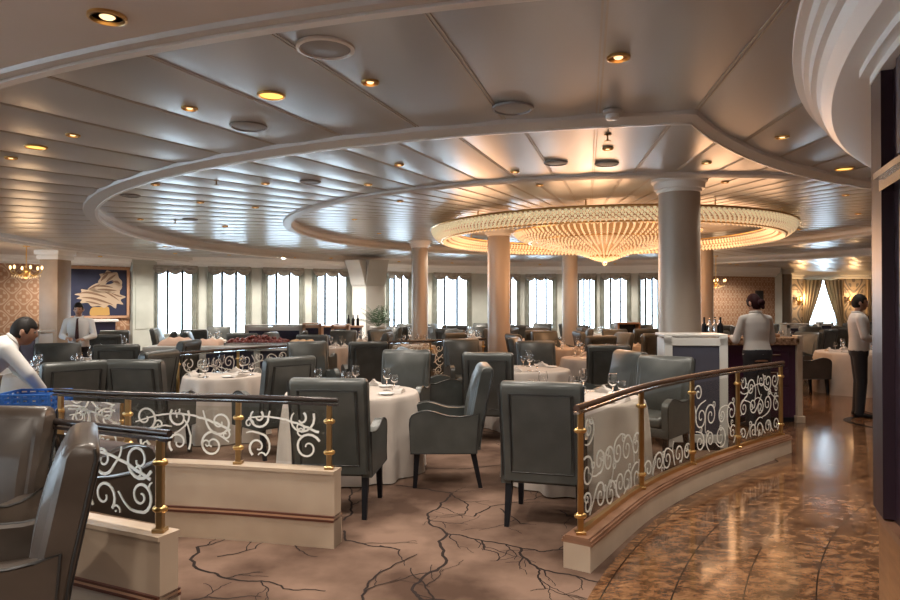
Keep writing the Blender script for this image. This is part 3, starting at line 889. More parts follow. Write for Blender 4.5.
for x, y in ((-6.2, 14.6), (-4.2, 18.0), (11.5, 15.5), (13.0, 19.0), (9.0, 21.0), (12.5, 11.5), (-9.0, 15.3)):
    h = Z0 if x < -8 else Z1
    downlight(450 + F * x / y, HOR - F * (h - EYE) / y, h - 0.012, 1, 0.06, 'small downlight near the outer walls', g4, 40 if x < -5 else 130)
def speaker(px, py, h, size, label, group=None):
    x, y, z = ceil_pt(px, py, h)
    t = empty('ceiling_speaker', (x, y, z), 0, label, 'speaker', group)
    r = MB(); r.lathe([(size, 0.0), (size, -0.014), (size * 0.88, -0.018), (size * 0.85, -0.006)], 32); r.build('rim', M['trim'] if size > 0.14 else M['grille'], t)
    c = MB(); c.lathe([(size * 0.86, -0.008), (size * 0.5, -0.014), (0.001, -0.016)], 32); c.build('grille', M['grille'], t)
speaker(325, 46, Z1 - 0.012, 0.145, 'large silver rimmed round ceiling grille nearest the soffit')
speaker(513, 107, Z1 - 0.014, 0.135, 'pale round ceiling grille left of the smoke detector')
speaker(248, 125, Z1 - 0.012, 0.13, 'grey round ceiling grille beside the large amber lamp')
gs = 'round grilles in the middle ceiling ring'
for x, y in ((556, 162), (607, 163), (130, 195), (310, 181), (190, 219)):
    speaker(x, y, Z2 - 0.010, 0.12, 'flat round grey grille in the middle ceiling ring', gs)
for k, (x, y) in enumerate((at_d(175, 16.5), at_d(229, 17.0), at_d(283, 17.6), at_d(331, 18.2), at_d(399, 19.6), at_d(452, 20.2), at_d(540, 21.0), at_d(615, 20.6), at_d(100, 15.8), at_d(60, 15.4), at_d(730, 20.6), at_d(760, 21.2), at_d(822, 24.2))):
    h = Z0 if k in (8, 9) else Z1
    downlight(450 + F * x / y, HOR - F * (h - EYE) / y, h - 0.012, 1, 0.05, 'small downlight near the outer walls', g4, 45 if k > 7 else 170)
x, y, z = ceil_pt(613, 110, Z1 - 0.012)
t = empty('smoke_detector', (x, y, z), 0, 'white smoke detector at the edge of the outer ceiling ring', 'smoke detector')
s = MB(); s.lathe([(0.062, 0), (0.062, -0.02), (0.05, -0.03)], 24); s.build('base', M['white'], t)
s = MB(); s.lathe([(0.045, -0.028), (0.045, -0.052), (0.03, -0.062), (0.001, -0.064)], 20); s.build('sensor', M['china'], t)
for x, y in ((608, 134), (216, 180), (175, 220)):
    x, y, z = ceil_pt(x, y, Z2 - 0.01)
    t = empty('sprinkler', (x, y, z), 0, 'small fire sprinkler hanging from the middle ceiling ring', 'sprinkler', 'fire sprinklers')
    s = MB(); s.lathe([(0.03, 0), (0.03, -0.006), (0.008, -0.01), (0.008, -0.05), (0.03, -0.055), (0.03, -0.058), (0.001, -0.06)], 12); s.build('head', M['bronze'], t)

# ================================================================== RAILINGS
def spiral(cx, cy, r0, a0, turns, sgn, n=26):
    return [(cx + r0 * (1 - 0.86 * i / n) * cos(a0 + sgn * turns * 2 * pi * i / n), cy + r0 * (1 - 0.86 * i / n) * sin(a0 + sgn * turns * 2 * pi * i / n)) for i in range(n + 1)]
def vine(w, h, rnd, dense=1.0, cover=1.0):
    """scrolls drawn on a panel w by h: list of (points, width)"""
    out = []; m = 0.02
    nx = max(2, int(round(w / 0.23 * dense))); ny = max(2, int(round(h / 0.21)))
    for i in range(nx):
        for j in range(ny):
            if (j + 0.5) / ny > cover and not (i == 0 and cover > 0.5): continue
            cx = w * (i + 0.5 + rnd.uniform(-0.15, 0.15)) / nx; cy = h * (j + 0.5 + rnd.uniform(-0.15, 0.15)) / ny
            r0 = rnd.uniform(0.075, 0.115); a = rnd.uniform(0, 6.28); s = rnd.choice((-1, 1))
            sp = spiral(cx, cy, r0, a, 1.45, s); out.append((sp, 0.011))
            # tail that leaves the scroll and runs on to the next one
            tx, ty = sp[0]; d = a + s * -pi / 2; tail = [(tx, ty)]
            for k in range(9):
                d += -s * rnd.uniform(-0.32, 0.10) * -1; tail.append((tail[-1][0] + 0.024 * cos(d), tail[-1][1] + 0.024 * sin(d)))
            out.append((tail, 0.010))
            b = sp[5]; d2 = rnd.uniform(0, 6.28); out.append((spiral(b[0] + 0.035 * cos(d2), b[1] + 0.035 * sin(d2), 0.036, d2 + pi, 1.1, -s, 12), 0.008))
    x0 = 0.0; wave = [(x0 + w * k / 30, h * (0.5 + 0.33 * sin(k / 30 * w / 0.28 + rnd.uniform(0, 0.1)))) for k in range(31)]
    if cover >= 1: out.append((wave, 0.011))
    res = []
    for pts, wd in out:
        seg = []
        for x, y in pts:
            if m < x < w - m and m < y < h - m: seg.append((x, y))
            else:
                if len(seg) > 2: res.append((seg, wd))
                seg = []
        if len(seg) > 2: res.append((seg, wd))
    return res

def panel_mesh(p, q, z0, z1, rnd, dense, cover=1.0, line=0.72):
    """one glass panel between two posts with its etched scrolls"""
    d = Vector((q[0] - p[0], q[1] - p[1], 0)); ln = d.length; d.normalize(); nr = Vector((-d.y, d.x, 0))
    a, b = 0.035, ln - 0.035
    o = Vector((p[0], p[1], 0))
    mb = MB()
    mb.add([o + d * a + Vector((0, 0, z0)), o + d * b + Vector((0, 0, z0)), o + d * b + Vector((0, 0, z1)), o + d * a + Vector((0, 0, z1))], [(0, 1, 2, 3)], 0)
    for pts, wd in vine(b - a, z1 - z0, rnd, dense, cover):
        n = len(pts); vs = []; fs = []
        for i in range(n):
            x0_, y0_ = pts[max(0, i - 1)]; x1_, y1_ = pts[min(n - 1, i + 1)]
            tx, ty = x1_ - x0_, y1_ - y0_; l = math.hypot(tx, ty) or 1; wx, wy = -ty / l, tx / l
            w = wd * line * (1.0 - 0.45 * i / n)
            for s in (-1, 1):
                for t in (-0.0025, 0.0025):
                    vs.append(o + d * (a + pts[i][0] + wx * w * s) + Vector((0, 0, z0 + pts[i][1] + wy * w * s)) + nr * t)
        for i in range(n - 1):
            k = i * 4; m_ = k + 4
            fs += [(k, k + 2, m_ + 2, m_), (k + 1, m_ + 1, m_ + 3, k + 3)]
        mb.add(vs, fs, 1)
    return mb

def arc_len(pts):
    return sum((Vector(b) - Vector(a)).length for a, b in zip(pts, pts[1:]))
def smooth_path(pts, n=8):
    P = [Vector((p[0], p[1], 0)) for p in pts]; out = []
    for i in range(len(P) - 1):
        p0 = P[max(0, i - 1)] if i > 0 else P[0] * 2 - P[1]; p1, p2 = P[i], P[i + 1]; p3 = P[i + 2] if i + 2 < len(P) else P[-1] * 2 - P[-2]
        for k in range(n):
            t = k / n
            out.append(0.5 * ((2 * p1) + (p2 - p0) * t + (2 * p0 - 5 * p1 + 4 * p2 - p3) * t * t + (-p0 + 3 * p1 - 3 * p2 + p3) * t ** 3))
    out.append(P[-1]); return out
def low_wall(mb, path, hw, z0, z1, mi):
    rings = []
    for i, p in enumerate(path):
        a = path[max(0, i - 1)]; b = path[min(len(path) - 1, i + 1)]; t = (b - a).normalized(); n = Vector((-t.y, t.x, 0))
        rings.append([p - n * hw + Vector((0, 0, z0)), p + n * hw + Vector((0, 0, z0)), p + n * hw + Vector((0, 0, z1)), p - n * hw + Vector((0, 0, z1))])
    mb.loft(rings, True, False, mi)
def railing(posts, wall_h, top, label, style, rail_mat, seed, dense=1.0, ext=0.06, covers=None, line=0.72):
    """low wall with posts, glass panels etched with scrolls, and a handrail on top"""
    rnd = random.Random(seed)
    t = empty('railing', (posts[0][0], posts[0][1], 0), 0, label, 'railing')
    off = Vector((-posts[0][0], -posts[0][1], 0))
    path = smooth_path(posts, 8)
    e0 = (path[0] - path[1]).normalized(); e1 = (path[-1] - path[-2]).normalized()
    lw = [path[0] + e0 * ext] + path + [path[-1] + e1 * ext]
    T = Matrix.Translation(off)
    def put(mb, name, mats, **kw):
        m2 = MB(); m2.merge(mb, mat=T); return m2.build(name, mats, t, **kw)
    if style == 'tall':
        b = MB(); low_wall(b, lw, 0.055, 0.0, wall_h - 0.02, 0); put(b, 'low_wall', M['beige'], smooth=False)
        b = MB(); low_wall(b, lw, 0.066, wall_h - 0.022, wall_h, 0); put(b, 'wall_cap', M['beige'], smooth=False)
        b = MB(); low_wall(b, lw, 0.068, 0.0, 0.17, 0); put(b, 'plinth', M['beige'], smooth=False)
        b = MB(); low_wall(b, lw, 0.074, 0.17, 0.185, 0); low_wall(b, lw, 0.070, 0.197, 0.209, 0); put(b, 'stripe', M['stripe'], smooth=False)
        b = MB(); low_wall(b, lw, 0.071, 0.185, 0.197, 0); put(b, 'stripe_band', M['copper'], smooth=False)
    elif style == 'curb':
        b = MB(); low_wall(b, lw, 0.085, 0.0, wall_h - 0.045, 0); put(b, 'low_wall', M['beige'], smooth=False)
        b = MB(); low_wall(b, lw, 0.098, wall_h - 0.045, wall_h - 0.03, 0); low_wall(b, lw, 0.090, wall_h - 0.03, wall_h - 0.012, 0); low_wall(b, lw, 0.075, wall_h - 0.012, wall_h, 0); put(b, 'wall_cap', M['capwood'], smooth=False)
        b = MB(); low_wall(b, lw[1:-1], 0.016, wall_h, wall_h + 0.030, 0); put(b, 'glass_channel', M['brass'], smooth=False)
    # posts, clips, panels
    zp = wall_h
    for i, p in enumerate(posts):
        b = MB(); b.box((p[0], p[1], (zp + top - 0.02) / 2), (0.034, 0.034, top - 0.02 - zp), 0.003, 1)
        b.box((p[0], p[1], zp + 0.01), (0.06, 0.06, 0.02), 0.003, 1)
        po = put(b, 'post', M['bronze'] if style != 'curb' else M['brass'], smooth=False)
        for zc in (zp + 0.11, top - 0.13):
            c = MB(); c.ellipsoid((p[0], p[1], zc), (0.040, 0.022, 0.022), 12, 6)
            c2 = MB(); c2.merge(c, mat=T); c2.build('clip', M['gold'], po)
    for i in range(len(posts) - 1):
        put(panel_mesh(posts[i], posts[i + 1], zp + 0.035, top - 0.055, rnd, dense, covers[i] if covers else 1.0, line), 'glass_panel', [M['glasspanel'], M['etch']], smooth=False, clean=False)
    b = MB(); hp = [Vector((q.x, q.y, top + 0.012)) for q in lw]; b.tube(hp, 0.021 if style == 'curb' else 0.018, 10); put(b, 'handrail', rail_mat)
    b = MB(); b.tube([Vector((q.x, q.y, top - 0.018)) for q in lw], 0.012, 6, flat=(0.036, 0.014)); put(b, 'rail_channel', M['chrome'] if style == 'curb' else M['rail'], smooth=False)
    return t
def rail_pt(px, py, z): 
    d = F * (EYE - z) / (py - HOR); return (X_at(px, d), d)
M['rail_brown'] = mottle(new_mat('brown_handrail', rough=0.22), (0.05, 0.028, 0.020), (0.09, 0.05, 0.035), 3.0, 2.0)
right_posts = [(0.79, 4.07), (1.445, 5.07), (2.11, 5.85), (2.80, 6.53), (3.55, 7.20)]
railing(right_posts, 0.20, 0.955, 'curved glass railing with brass posts beside the marble walkway', 'curb', M['rail_brown'], 3, 1.15, covers=(0.62, 0.36, 0.70, 1.0), line=0.60)
RC1 = 10.45
def arcC(r, xs):
    return [(x, 12.9 - sqrt(r * r - (x - 2.6) ** 2)) for x in xs]
railing(arcC(RC1, (-1.40, -2.30, -3.25, -4.2)), 0.49, 0.955, 'glass and beige railing behind the front left chairs', 'tall', M['rail'], 8, 1.0)
railing([(-0.80, 4.45), (-1.45, 4.60), (-2.28, 4.75), (-2.86, 4.93)], 0.50, 0.945, 'glass and beige railing in front of the big rear-facing chair', 'tall', M['rail'], 21, 0.9)
railing([(-3.55, 8.75), (-3.05, 9.65), (-2.35, 10.7)], 0.10, 0.95, 'dark railing with bold scrolls in front of the buffet', 'curb', M['rail'], 5, 0.9)
railing([(-1.5, 11.15), (-0.35, 11.9), (0.62, 12.55)], 0.10, 0.95, 'dark scrolled railing left of the copper-toned column', 'curb', M['rail'], 6, 0.9)

# ================================================================== CHAIRS
def chair_parts():
    """local frame: seat faces +y, floor at z = 0; returns {name: (mesh builder, material key)}"""
    P = []
    s = MB(); s.box((0, 0.03, 0.345), (0.56, 0.56, 0.09), 0.015); P.append(('seat_rail', s, 'leather', None))
    s = MB(); s.box((0, 0.04, 0.435), (0.46, 0.52, 0.12), 0.045, 3); P.append(('seat', s, 'leather', None))
    # backrest: rounded slab leaning back
    rings = []
    for z, ins in ((0.33, 0.0), (0.5, 0.0), (0.7, 0.0), (0.9, 0.0), (1.0, 0.0), (1.03, 0.012), (1.046, 0.03), (1.05, 0.05)):
        y = -0.235 - max(0, z - 0.42) * 0.20; hw = 0.285 + 0.012 * (z - 0.33) - ins * 0.5; hd = 0.066 - ins
        k = 0.02 if hd > 0.03 else 0.006
        rings.append([(-hw + k, y - hd, z), (hw - k, y - hd, z), (hw, y - hd + k, z), (hw, y + hd - k, z), (hw - k, y + hd, z), (-hw + k, y + hd, z), (-hw, y + hd - k, z), (-hw, y - hd + k, z)])
    s = MB(); s.loft(rings); P.append(('backrest', s, 'leather', None))
    def yb(z): return -0.235 - max(0, z - 0.42) * 0.20 - 0.066
    s = MB(); n = 8; rr = []
    for i in range(n + 1):
        z = 0.40 + (0.955 - 0.40) * i / n; hw = 0.215
        rr.append([(-hw, yb(z) + 0.004, z), (hw, yb(z) + 0.004, z), (hw - 0.012, yb(z) - 0.010, z), (-hw + 0.012, yb(z) - 0.010, z)])
    s.loft(rr); P.append(('rear_panel', s, 'leather', 'backrest'))
    s = MB(); loop = [(-0.222, 0.395), (0.222, 0.395), (0.222, 0.962), (-0.222, 0.962)]; pts = []
    for (xa, za), (xb, zb) in zip(loop, loop[1:] + loop[:1]):
        for k in range(6):
            x = xa + (xb - xa) * k / 6; z = za + (zb - za) * k / 6; pts.append((x, yb(z) - 0.004, z))
    s.tube(pts, 0.007, 5, True); P.append(('piping', s, 'piping', 'backrest'))
    for sx in (-1, 1):
        s = MB(); pts = []
        for z in (0.36, 0.6, 0.85, 0.99, 1.03): pts.append((sx * (0.288 + 0.012 * (z - 0.33)), yb(z) + 0.012 + (0.012 if z > 1.0 else 0), z))
        s.tube(pts, 0.006, 5); P.append(('edge_piping', s, 'piping', 'backrest'))
    # front cushion of the back
    rr = []
    for i in range(9):
        t = i / 8; z = 0.47 + 0.53 * t; y = -0.235 - max(0, z - 0.42) * 0.20 + 0.066; b = 0.030 * sin(pi * min(1, max(0.0, t))) ** 0.5 + 0.002; hw = 0.255
        rr.append([(-hw, y - 0.003, z), (hw, y - 0.003, z), (hw - 0.03, y + b, z), (0, y + b * 1.25, z), (-hw + 0.03, y + b, z)])
    s = MB(); s.loft(rr); P.append(('back_cushion', s, 'leather', 'backrest'))
    # arms: closed upholstered sides with a swooping top
    prof = [(-0.27, 0.30), (0.305, 0.30), (0.315, 0.55), (0.312, 0.60), (0.295, 0.632), (0.26, 0.652), (0.21, 0.668), (0.16, 0.672), (0.10, 0.660), (0.04, 0.640), (-0.03, 0.622), (-0.12, 0.618), (-0.20, 0.626), (-0.285, 0.645)]
    for sx in (-1, 1):
        s = MB(); s.prism([(a, b) for a, b in prof], 0.235, 0.305, lambda a, b, t, sx=sx: (sx * t, a, b)); P.append(('arm', s, 'leather', None))
        s = MB(); loop_ = [(-0.26, 0.304)] + [(0.306, 0.304)] + prof[2:]
        s.tube([(sx * 0.303, a, b + 0.001) for a, b in loop_], 0.007, 5, True)
        P.append(('arm_piping', s, 'piping', 'arm'))
    for sx, y0, y1 in ((-1, 0.25, 0.27), (1, 0.25, 0.27), (-1, -0.23, -0.30), (1, -0.23, -0.30)):
        s = MB(); a, b = 0.026, 0.017; x0, x1 = sx * 0.25, sx * 0.258
        s.loft([[(x1 - b, y1 - b, 0), (x1 + b, y1 - b, 0), (x1 + b, y1 + b, 0), (x1 - b, y1 + b, 0)], [(x0 - a, y0 - a, 0.335), (x0 + a, y0 - a, 0.335), (x0 + a, y0 + a, 0.335), (x0 - a, y0 + a, 0.335)]])
        P.append(('leg', s, 'leg', None))
    return P

PARTS = chair_parts()
MESHES = {}
for i, (nm, s, mk, par) in enumerate(PARTS):
    MESHES[i] = s.mesh(nm, M[mk], angle=40)
brown_lit_meshes = {}
def make_chair(x, y, face, label, group, brown=False):
    t = empty('dining_chair', (x, y, 0), fwd(*face), label, 'chair', group)
    by = {}
    for i, (nm, s, mk, par) in enumerate(PARTS):
        me = MESHES[i]
        if brown and mk == 'leather':
            if i not in brown_lit_meshes:
                brown_lit_meshes[i] = me.copy(); brown_lit_meshes[i].materials[0] = M['leather_brown_lit']
            me = brown_lit_meshes[i]
        o = link(nm, me, by[par] if par else t)
        by[nm] = o
    return t
# far chairs: the same chair as one mesh, its parts too small to see
far = MB()
for nm, s, mk, par in PARTS:
    if nm in ('edge_piping', 'arm_piping'): continue
    far.merge(s, {'leather': 0, 'piping': 1, 'leg': 2}[mk])
FAR_CHAIR = far.mesh('dining_chair', [M['leather'], M['piping'], M['leg']], angle=40)
def far_chair(x, y, face, label, group):
    o = link('dining_chair', FAR_CHAIR, None, (x, y, 0), fwd(*face))
    return tag(o, label, 'chair', group)

# ================================================================== TABLES AND SETTINGS
def cloth_builder(r, seed, seg=96):
    rnd = random.Random(seed)
    ph = [rnd.uniform(0, 6.28) for _ in range(4)]
    mb = MB(); vs = []; fs = []
    rows = [(0.0, 0.752, 0), (0.5 * r, 0.752, 0), (0.93 * r, 0.752, 0), (0.985 * r, 0.748, 0.0), (r, 0.735, 0.02), (r + 0.008, 0.70, 0.1), (r + 0.015, 0.62, 0.35), (r + 0.022, 0.5, 0.6), (r + 0.03, 0.34, 0.8), (r + 0.038, 0.18, 0.9), (r + 0.045, 0.012, 1.0)]
    for rr, z, w in rows:
        for j in range(seg):
            a = 2 * pi * j / seg
            f = 0.5 * sin(11 * a + ph[0]) + 0.35 * sin(17 * a + ph[1]) + 0.25 * sin(6 * a + ph[2])
            q = rr + w * 0.060 * (f + 0.1)
            vs.append((q * cos(a), q * sin(a), z))
    for i in range(len(rows) - 1):
        for j in range(seg):
            j2 = (j + 1) % seg
            fs.append((i * seg + j, i * seg + j2, (i + 1) * seg + j2, (i + 1) * seg + j))
    return mb.add(vs, fs)
TOP, PED, CLO = {}, {}, {}
def table(x, y, r, where, seed=0, cgroup=None):
    k = round(r, 2)
    if k not in TOP:
        s = MB(); s.lathe([(0.001, 0.745), (r - 0.015, 0.745), (r - 0.006, 0.735), (r - 0.015, 0.715), (0.001, 0.715)], 48); TOP[k] = s.mesh('tabletop', M['wood'])
        s = MB(); s.lathe([(0.26, 0.0), (0.26, 0.02), (0.05, 0.05), (0.04, 0.4), (0.06, 0.68), (0.18, 0.714), (0.001, 0.714)], 24); PED[k] = s.mesh('pedestal', M['bronze'])
    t = empty('dining_table', (x, y, 0), 0, 'round dining table under a pale cloth, ' + where, 'table')
    link('tabletop', TOP[k], t); link('pedestal', PED[k], t)
    ck = (k, seed % 3)
    if ck not in CLO: CLO[ck] = cloth_builder(r, seed % 3).mesh('tablecloth', M['cloth'], angle=60)
    c = link('tablecloth', CLO[ck], None, (x, y, 0), seed * 0.7)
    tag(c, 'pale floor-length cloth on the table ' + where, 'tablecloth', 'pale round tablecloths')
    return t

def glass_prof(bowl_r, bowl_h, stem, foot):
    t = 0.0016
    return [(0.001, 0.0), (foot, 0.0), (foot, 0.003), (0.006, 0.008), (0.0045, stem * 0.5), (0.006, stem), (bowl_r * 0.7, stem + bowl_h * 0.18), (bowl_r, stem + bowl_h * 0.45), (bowl_r * 0.96, stem + bowl_h * 0.75), (bowl_r * 0.80, stem + bowl_h),
            (bowl_r * 0.80 - t, stem + bowl_h), (bowl_r * 0.96 - t, stem + bowl_h * 0.75), (bowl_r - t, stem + bowl_h * 0.45), (bowl_r * 0.7 - t, stem + bowl_h * 0.2), (0.004, stem + 0.006), (0.001, stem + 0.005)]
s = MB(); s.lathe(glass_prof(0.043, 0.125, 0.095, 0.036), 18); G_WINE = s.mesh('wine_glass', M['glass'], angle=60)
s = MB(); s.lathe(glass_prof(0.040, 0.09, 0.055, 0.034), 18); G_WATER = s.mesh('water_goblet', M['glass'], angle=60)
s = MB(); s.lathe([(0.001, 0.006), (0.05, 0.004), (0.075, 0.012), (0.078, 0.015), (0.075, 0.017), (0.05, 0.009), (0.001, 0.009)], 24); PLATE = s.mesh('side_plate', M['china'], angle=50)
def napkin_builder():
    mb = MB()
    mb.prism([(-0.085, 0.0), (0.085, 0.0), (0.06, 0.028), (0.0, 0.045), (-0.06, 0.028)], -0.045, 0.045, lambda a, b, t: (a, t, b))
    mb.prism([(-0.05, 0.02), (0.05, 0.02), (0.0, 0.07)], -0.012, 0.03, lambda a, b, t: (a, t, b))
    return mb
NAPKIN = napkin_builder().mesh('napkin', M['napkin'], angle=30)
s = MB(); s.box((0, 0, 0.003), (0.018, 0.105, 0.004), 0.001, 1); s.box((0, 0.09, 0.003), (0.024, 0.09, 0.003), 0.001, 1); KNIFE = s.mesh('knife', M['chrome'])
ZT = 0.7535
def setting(x, y, r, ang, where, g, rich=True, wine=True, water=True):
    """one cover at angle ang of the table; labels name the side of the table it stands on"""
    sd = side_word(cos(ang), sin(ang)); c, s_ = cos(ang), sin(ang)
    def at(rr, off): return (x + rr * c - off * s_, y + rr * s_ + off * c, ZT)
    if wine: tag(link('wine_glass', G_WINE, None, at(r * 0.50, 0.10)), 'tall wine glass at %s cover, table %s' % (sd, where), 'glass', 'wine glasses ' + g)
    if water: tag(link('water_goblet', G_WATER, None, at(r * 0.58, 0.20)), 'short water goblet at %s cover, table %s' % (sd, where), 'glass', 'water goblets ' + g)
    if rich:
        tag(link('side_plate', PLATE, None, at(r * 0.62, -0.20 if r > 0.5 else -0.15)), 'white side plate at %s cover, table %s' % (sd, where), 'plate', 'side plates ' + g)
        tag(link('knife', KNIFE, None, at(r * 0.68, 0.06), ang + pi / 2 * 0), 'table knife at %s cover, table %s' % (sd, where), 'knife', 'knives ' + g)
    tag(link('napkin', NAPKIN, None, at(r * 0.74, -0.04), ang + pi / 2), 'folded napkin at %s cover, table %s' % (sd, where), 'napkin', 'napkins ' + g)

CG = 'grey leather armchairs'
near = [
    # x, y, r, where, settings angles
    (-0.95, 6.52, 0.64, 'behind the big rear-facing chair', (250, 350, 75, 165)),
    (1.16, 6.12, 0.60, 'beside the curved glass railing', (235, 325, 50, 140)),
    (-2.72, 8.05, 0.46, 'in front of the bold scrolled railing', (325, 215, 90)),
    (1.02, 8.85, 0.56, 'behind the centre chair seen from the rear', (250, 60, 165)),
    (2.35, 10.75, 0.56, 'nearest the broad column', (260, 20, 110)),
    (7.45, 12.2, 0.72, 'beside the standing man in dark trousers', (180, 240, 300, 90)),
    (-4.85, 8.35, 0.60, 'behind the leaning waiter', (310, 60, 150, 230)),
    (-5.35, 10.55, 0.56, 'between leaning waiter and buffet', (310, 20, 130, 220)),
]
for i, (x, y, r, w, angs) in enumerate(near):
    table(x, y, r, w, i)
    for a in angs: setting(x, y, r, radians(a), w, w)
table(-2.80, 2.02, 0.45, 'below the frame at the front left', 1)

make_chair(-2.42, 3.20, (-0.08, -1), 'big grey leather chair at the left edge, its front cushion showing', CG, True)  # grey leather, browned to carry the warm lamplight in its colour
make_chair(-1.86, 2.66, (-0.88, -0.47), 'leather chair seen from the side, nearest the camera at lower left', CG, True)  # same grey leather, warm light likewise put into its colour
make_chair(-0.86, 5.30, (0.10, 1), 'big chair seen from behind, right of the beige low wall end', CG)
make_chair(-0.04, 6.10, (-1, -0.02), 'chair in full side view facing left, in the middle of the carpet', CG)
make_chair(0.74, 5.04, (0.28, 0.96), 'chair seen from behind beside the front brass post of the curved railing', CG)
make_chair(-0.58, 7.80, (-0.15, -1), 'chair on the far side of the table behind the big rear-facing chair', CG)
make_chair(-1.92, 7.25, (-0.62, 0.62), 'turned chair right of the small table by the bold scrolls, warm light on its back', CG)
make_chair(-3.10, 7.02, (0.10, 1.0), 'chair behind the glass railing, its rear panel shining pale blue', CG)
make_chair(-3.88, 6.70, (-0.75, 0.66), 'dark chair seen from behind, right beside the blue crate', CG)
make_chair(0.50, 8.00, (0.2, 1), 'chair seen from behind between the side-view chair and the near rear-view chair', CG)
make_chair(1.32, 9.85, (0.05, -1), 'chair facing the camera on the far side of the table behind the centre chair', CG)
make_chair(-0.22, 8.55, (1, 0.25), 'chair facing right with warm light on its top edge, left of the centre chair', CG)
make_chair(0.25, 10.5, (0.2, -1), 'tall pale chair in front of the copper-toned column', CG)
make_chair(2.06, 6.85, (-0.62, -0.72), 'plain fronted chair directly behind the curved glass railing', CG)
make_chair(1.80, 7.85, (-0.95, -0.30), 'slim side-on chair behind the goblets by the curved railing', CG)
make_chair(2.20, 9.50, (0.1, 1), 'dark chair with bordered rear panel, left of the broad column', CG)
make_chair(3.36, 10.9, (-1, 0.25), 'pale lit chair just left of the broad column', CG)
make_chair(1.42, 11.25, (1, -0.3), 'chair on the left of the table nearest the broad column', CG)
make_chair(6.34, 12.0, (1, 0.05), 'brown leather chair between purple cabinet and the standing man', CG, True)
make_chair(8.3, 12.9, (-0.8, -0.6), 'brown leather chair on the far side of the table by the standing man', CG, True)
make_chair(-5.45, 9.35, (0.55, -0.85), 'brownish chair facing the camera below the standing waiter', CG)
make_chair(-4.72, 9.58, (-0.35, 0.95), 'low dark chair seen from behind, behind the pale blue one', CG)
make_chair(-4.40, 10.45, (-1, 0.1), 'light side-on chair left of the buffet', CG)
make_chair(-3.80, 8.10, (-1, 0.30), 'pale seated chair right of the table behind the leaning waiter', CG)
make_chair(-1.98, 9.75, (0.45, -0.9), 'pale chair in front of the buffet, turned to the right', CG)
make_chair(-1.32, 10.32, (-0.3, 0.95), 'dark chair right beside the pale one in front of the buffet', CG)

fars = [
    (-6.9, 13.6, 'beneath the painting'), (-5.9, 16.3, 'under the window beside the painting'), (-4.3, 14.2, 'behind the buffet left end'),
    (-4.1, 16.9, 'under the second window from the painting'), (-2.45, 13.6, 'behind the buffet right end'), (-2.35, 16.3, 'under the third window from the painting'),
    (-3.0, 18.2, 'close to the fourth window from the painting'), (-0.75, 14.1, 'left of the copper-toned column'), (-1.35, 18.9, 'behind the palm'),
    (0.45, 16.9, 'just right of the slim left column'), (0.6, 19.6, 'under the window after the slim left column'), (2.35, 13.1, 'just right of the copper-toned column'),
    (2.05, 15.7, 'straight below the chandelier tip'), (2.4, 19.7, 'under the window right of the copper-toned column'), (3.9, 14.2, 'left of the broad column, below the chandelier'),
    (4.5, 16.9, 'right of the far slim column'), (4.4, 19.6, 'under the wide window below the chandelier'), (6.0, 18.4, 'behind the broad column at the far windows'),
    (6.2, 13.2, 'behind the woman at the station'), (8.2, 16.6, 'in front of the right damask wall'), (8.6, 19.4, 'close under the right damask wall'), (11.0, 18.0, 'left of the far grey column'),
    (13.2, 21.5, 'in front of the tied drapes'),
]
OBST = [(o.location.x, o.location.y, 0.36) for o in bpy.data.objects if o.name.startswith('dining_chair') and not o.parent]
OBST += [(2.86, 8.35, .3), (.985, 13.5, .42), (-.73, 16.2, .4), (3.15, 17.6, .4), (5.98, 15.8, .4), (12, 24, .4), (-8.25, 14, .5), (-1.98, 18.4, .3), (2.73, 7.62, .45)]
OBST += [(-6.43, 10.4, .3), (-4.3, 15.1, .35), (-3.6, 15.2, .35), (-3.05, 15.0, .3), (-2.48, 15.3, .3), (9.2, 17.9, .4), (10.9, 19.6, .35), (4.75, 17.95, .4), (-6.37, 11.5, .3), (-3.3, 17.3, .4), (-2.6, 17.3, .4)]
OBST += [(-5.1 + 0.45 * k, 11.7, .6) for k in range(7)] + [(3.3 + .35 * k, 9.35, .42) for k in range(5)] + [(-1.5 + .35 * k, 11.15 + .235 * k, .1) for k in range(7)]
OBST += [(x, y, r) for x, y, r, w, a_ in near] + [(x, y, 0.47) for x, y, w in fars]
def blocked(x, y, skip=None):
    for ox, oy, r in OBST:
        if skip and abs(ox - skip[0]) < 1e-6 and abs(oy - skip[1]) < 1e-6: continue
        if math.hypot(x - ox, y - oy) < r + 0.34: return True
    for p_, q_ in ((A_, B_), (WA, WB), (WC, WD), (WD, WE), (RA, RB), (RC, RD), (at_d(366, 19.1), at_d(385, 19.3))):
        d_ = Vector((q_[0] - p_[0], q_[1] - p_[1])); v_ = Vector((x - p_[0], y - p_[1])); t_ = min(1, max(0, v_.dot(d_) / d_.length_squared))
        if (v_ - d_ * t_).length < 0.55: return True
    return False
for i, (x, y, w) in enumerate(fars):
    table(x, y, 0.45, w, i)
    best = None
    for q in range(12):
        rot = (q / 12 + 0.07 * i) % 1 * pi / 2
        ok = [rot + k * pi / 2 for k in range(4) if not blocked(x + 0.85 * cos(rot + k * pi / 2), y + 0.85 * sin(rot + k * pi / 2), (x, y))]
        if best is None or len(ok) > len(best[1]): best = (rot, ok)
    for k in range(4):
        a = best[0] + k * pi / 2
        setting(x, y, 0.45, a, w, w, rich=False, wine=True, water=True)
        if a not in best[1]: continue
        cx, cy = x + 0.85 * cos(a), y + 0.85 * sin(a)
        OBST.append((cx, cy, 0.38))
        far_chair(cx, cy, (-cos(a), -sin(a)), 'grey armchair, %s side of the table %s' % (side_word(cos(a), sin(a)), w), CG)

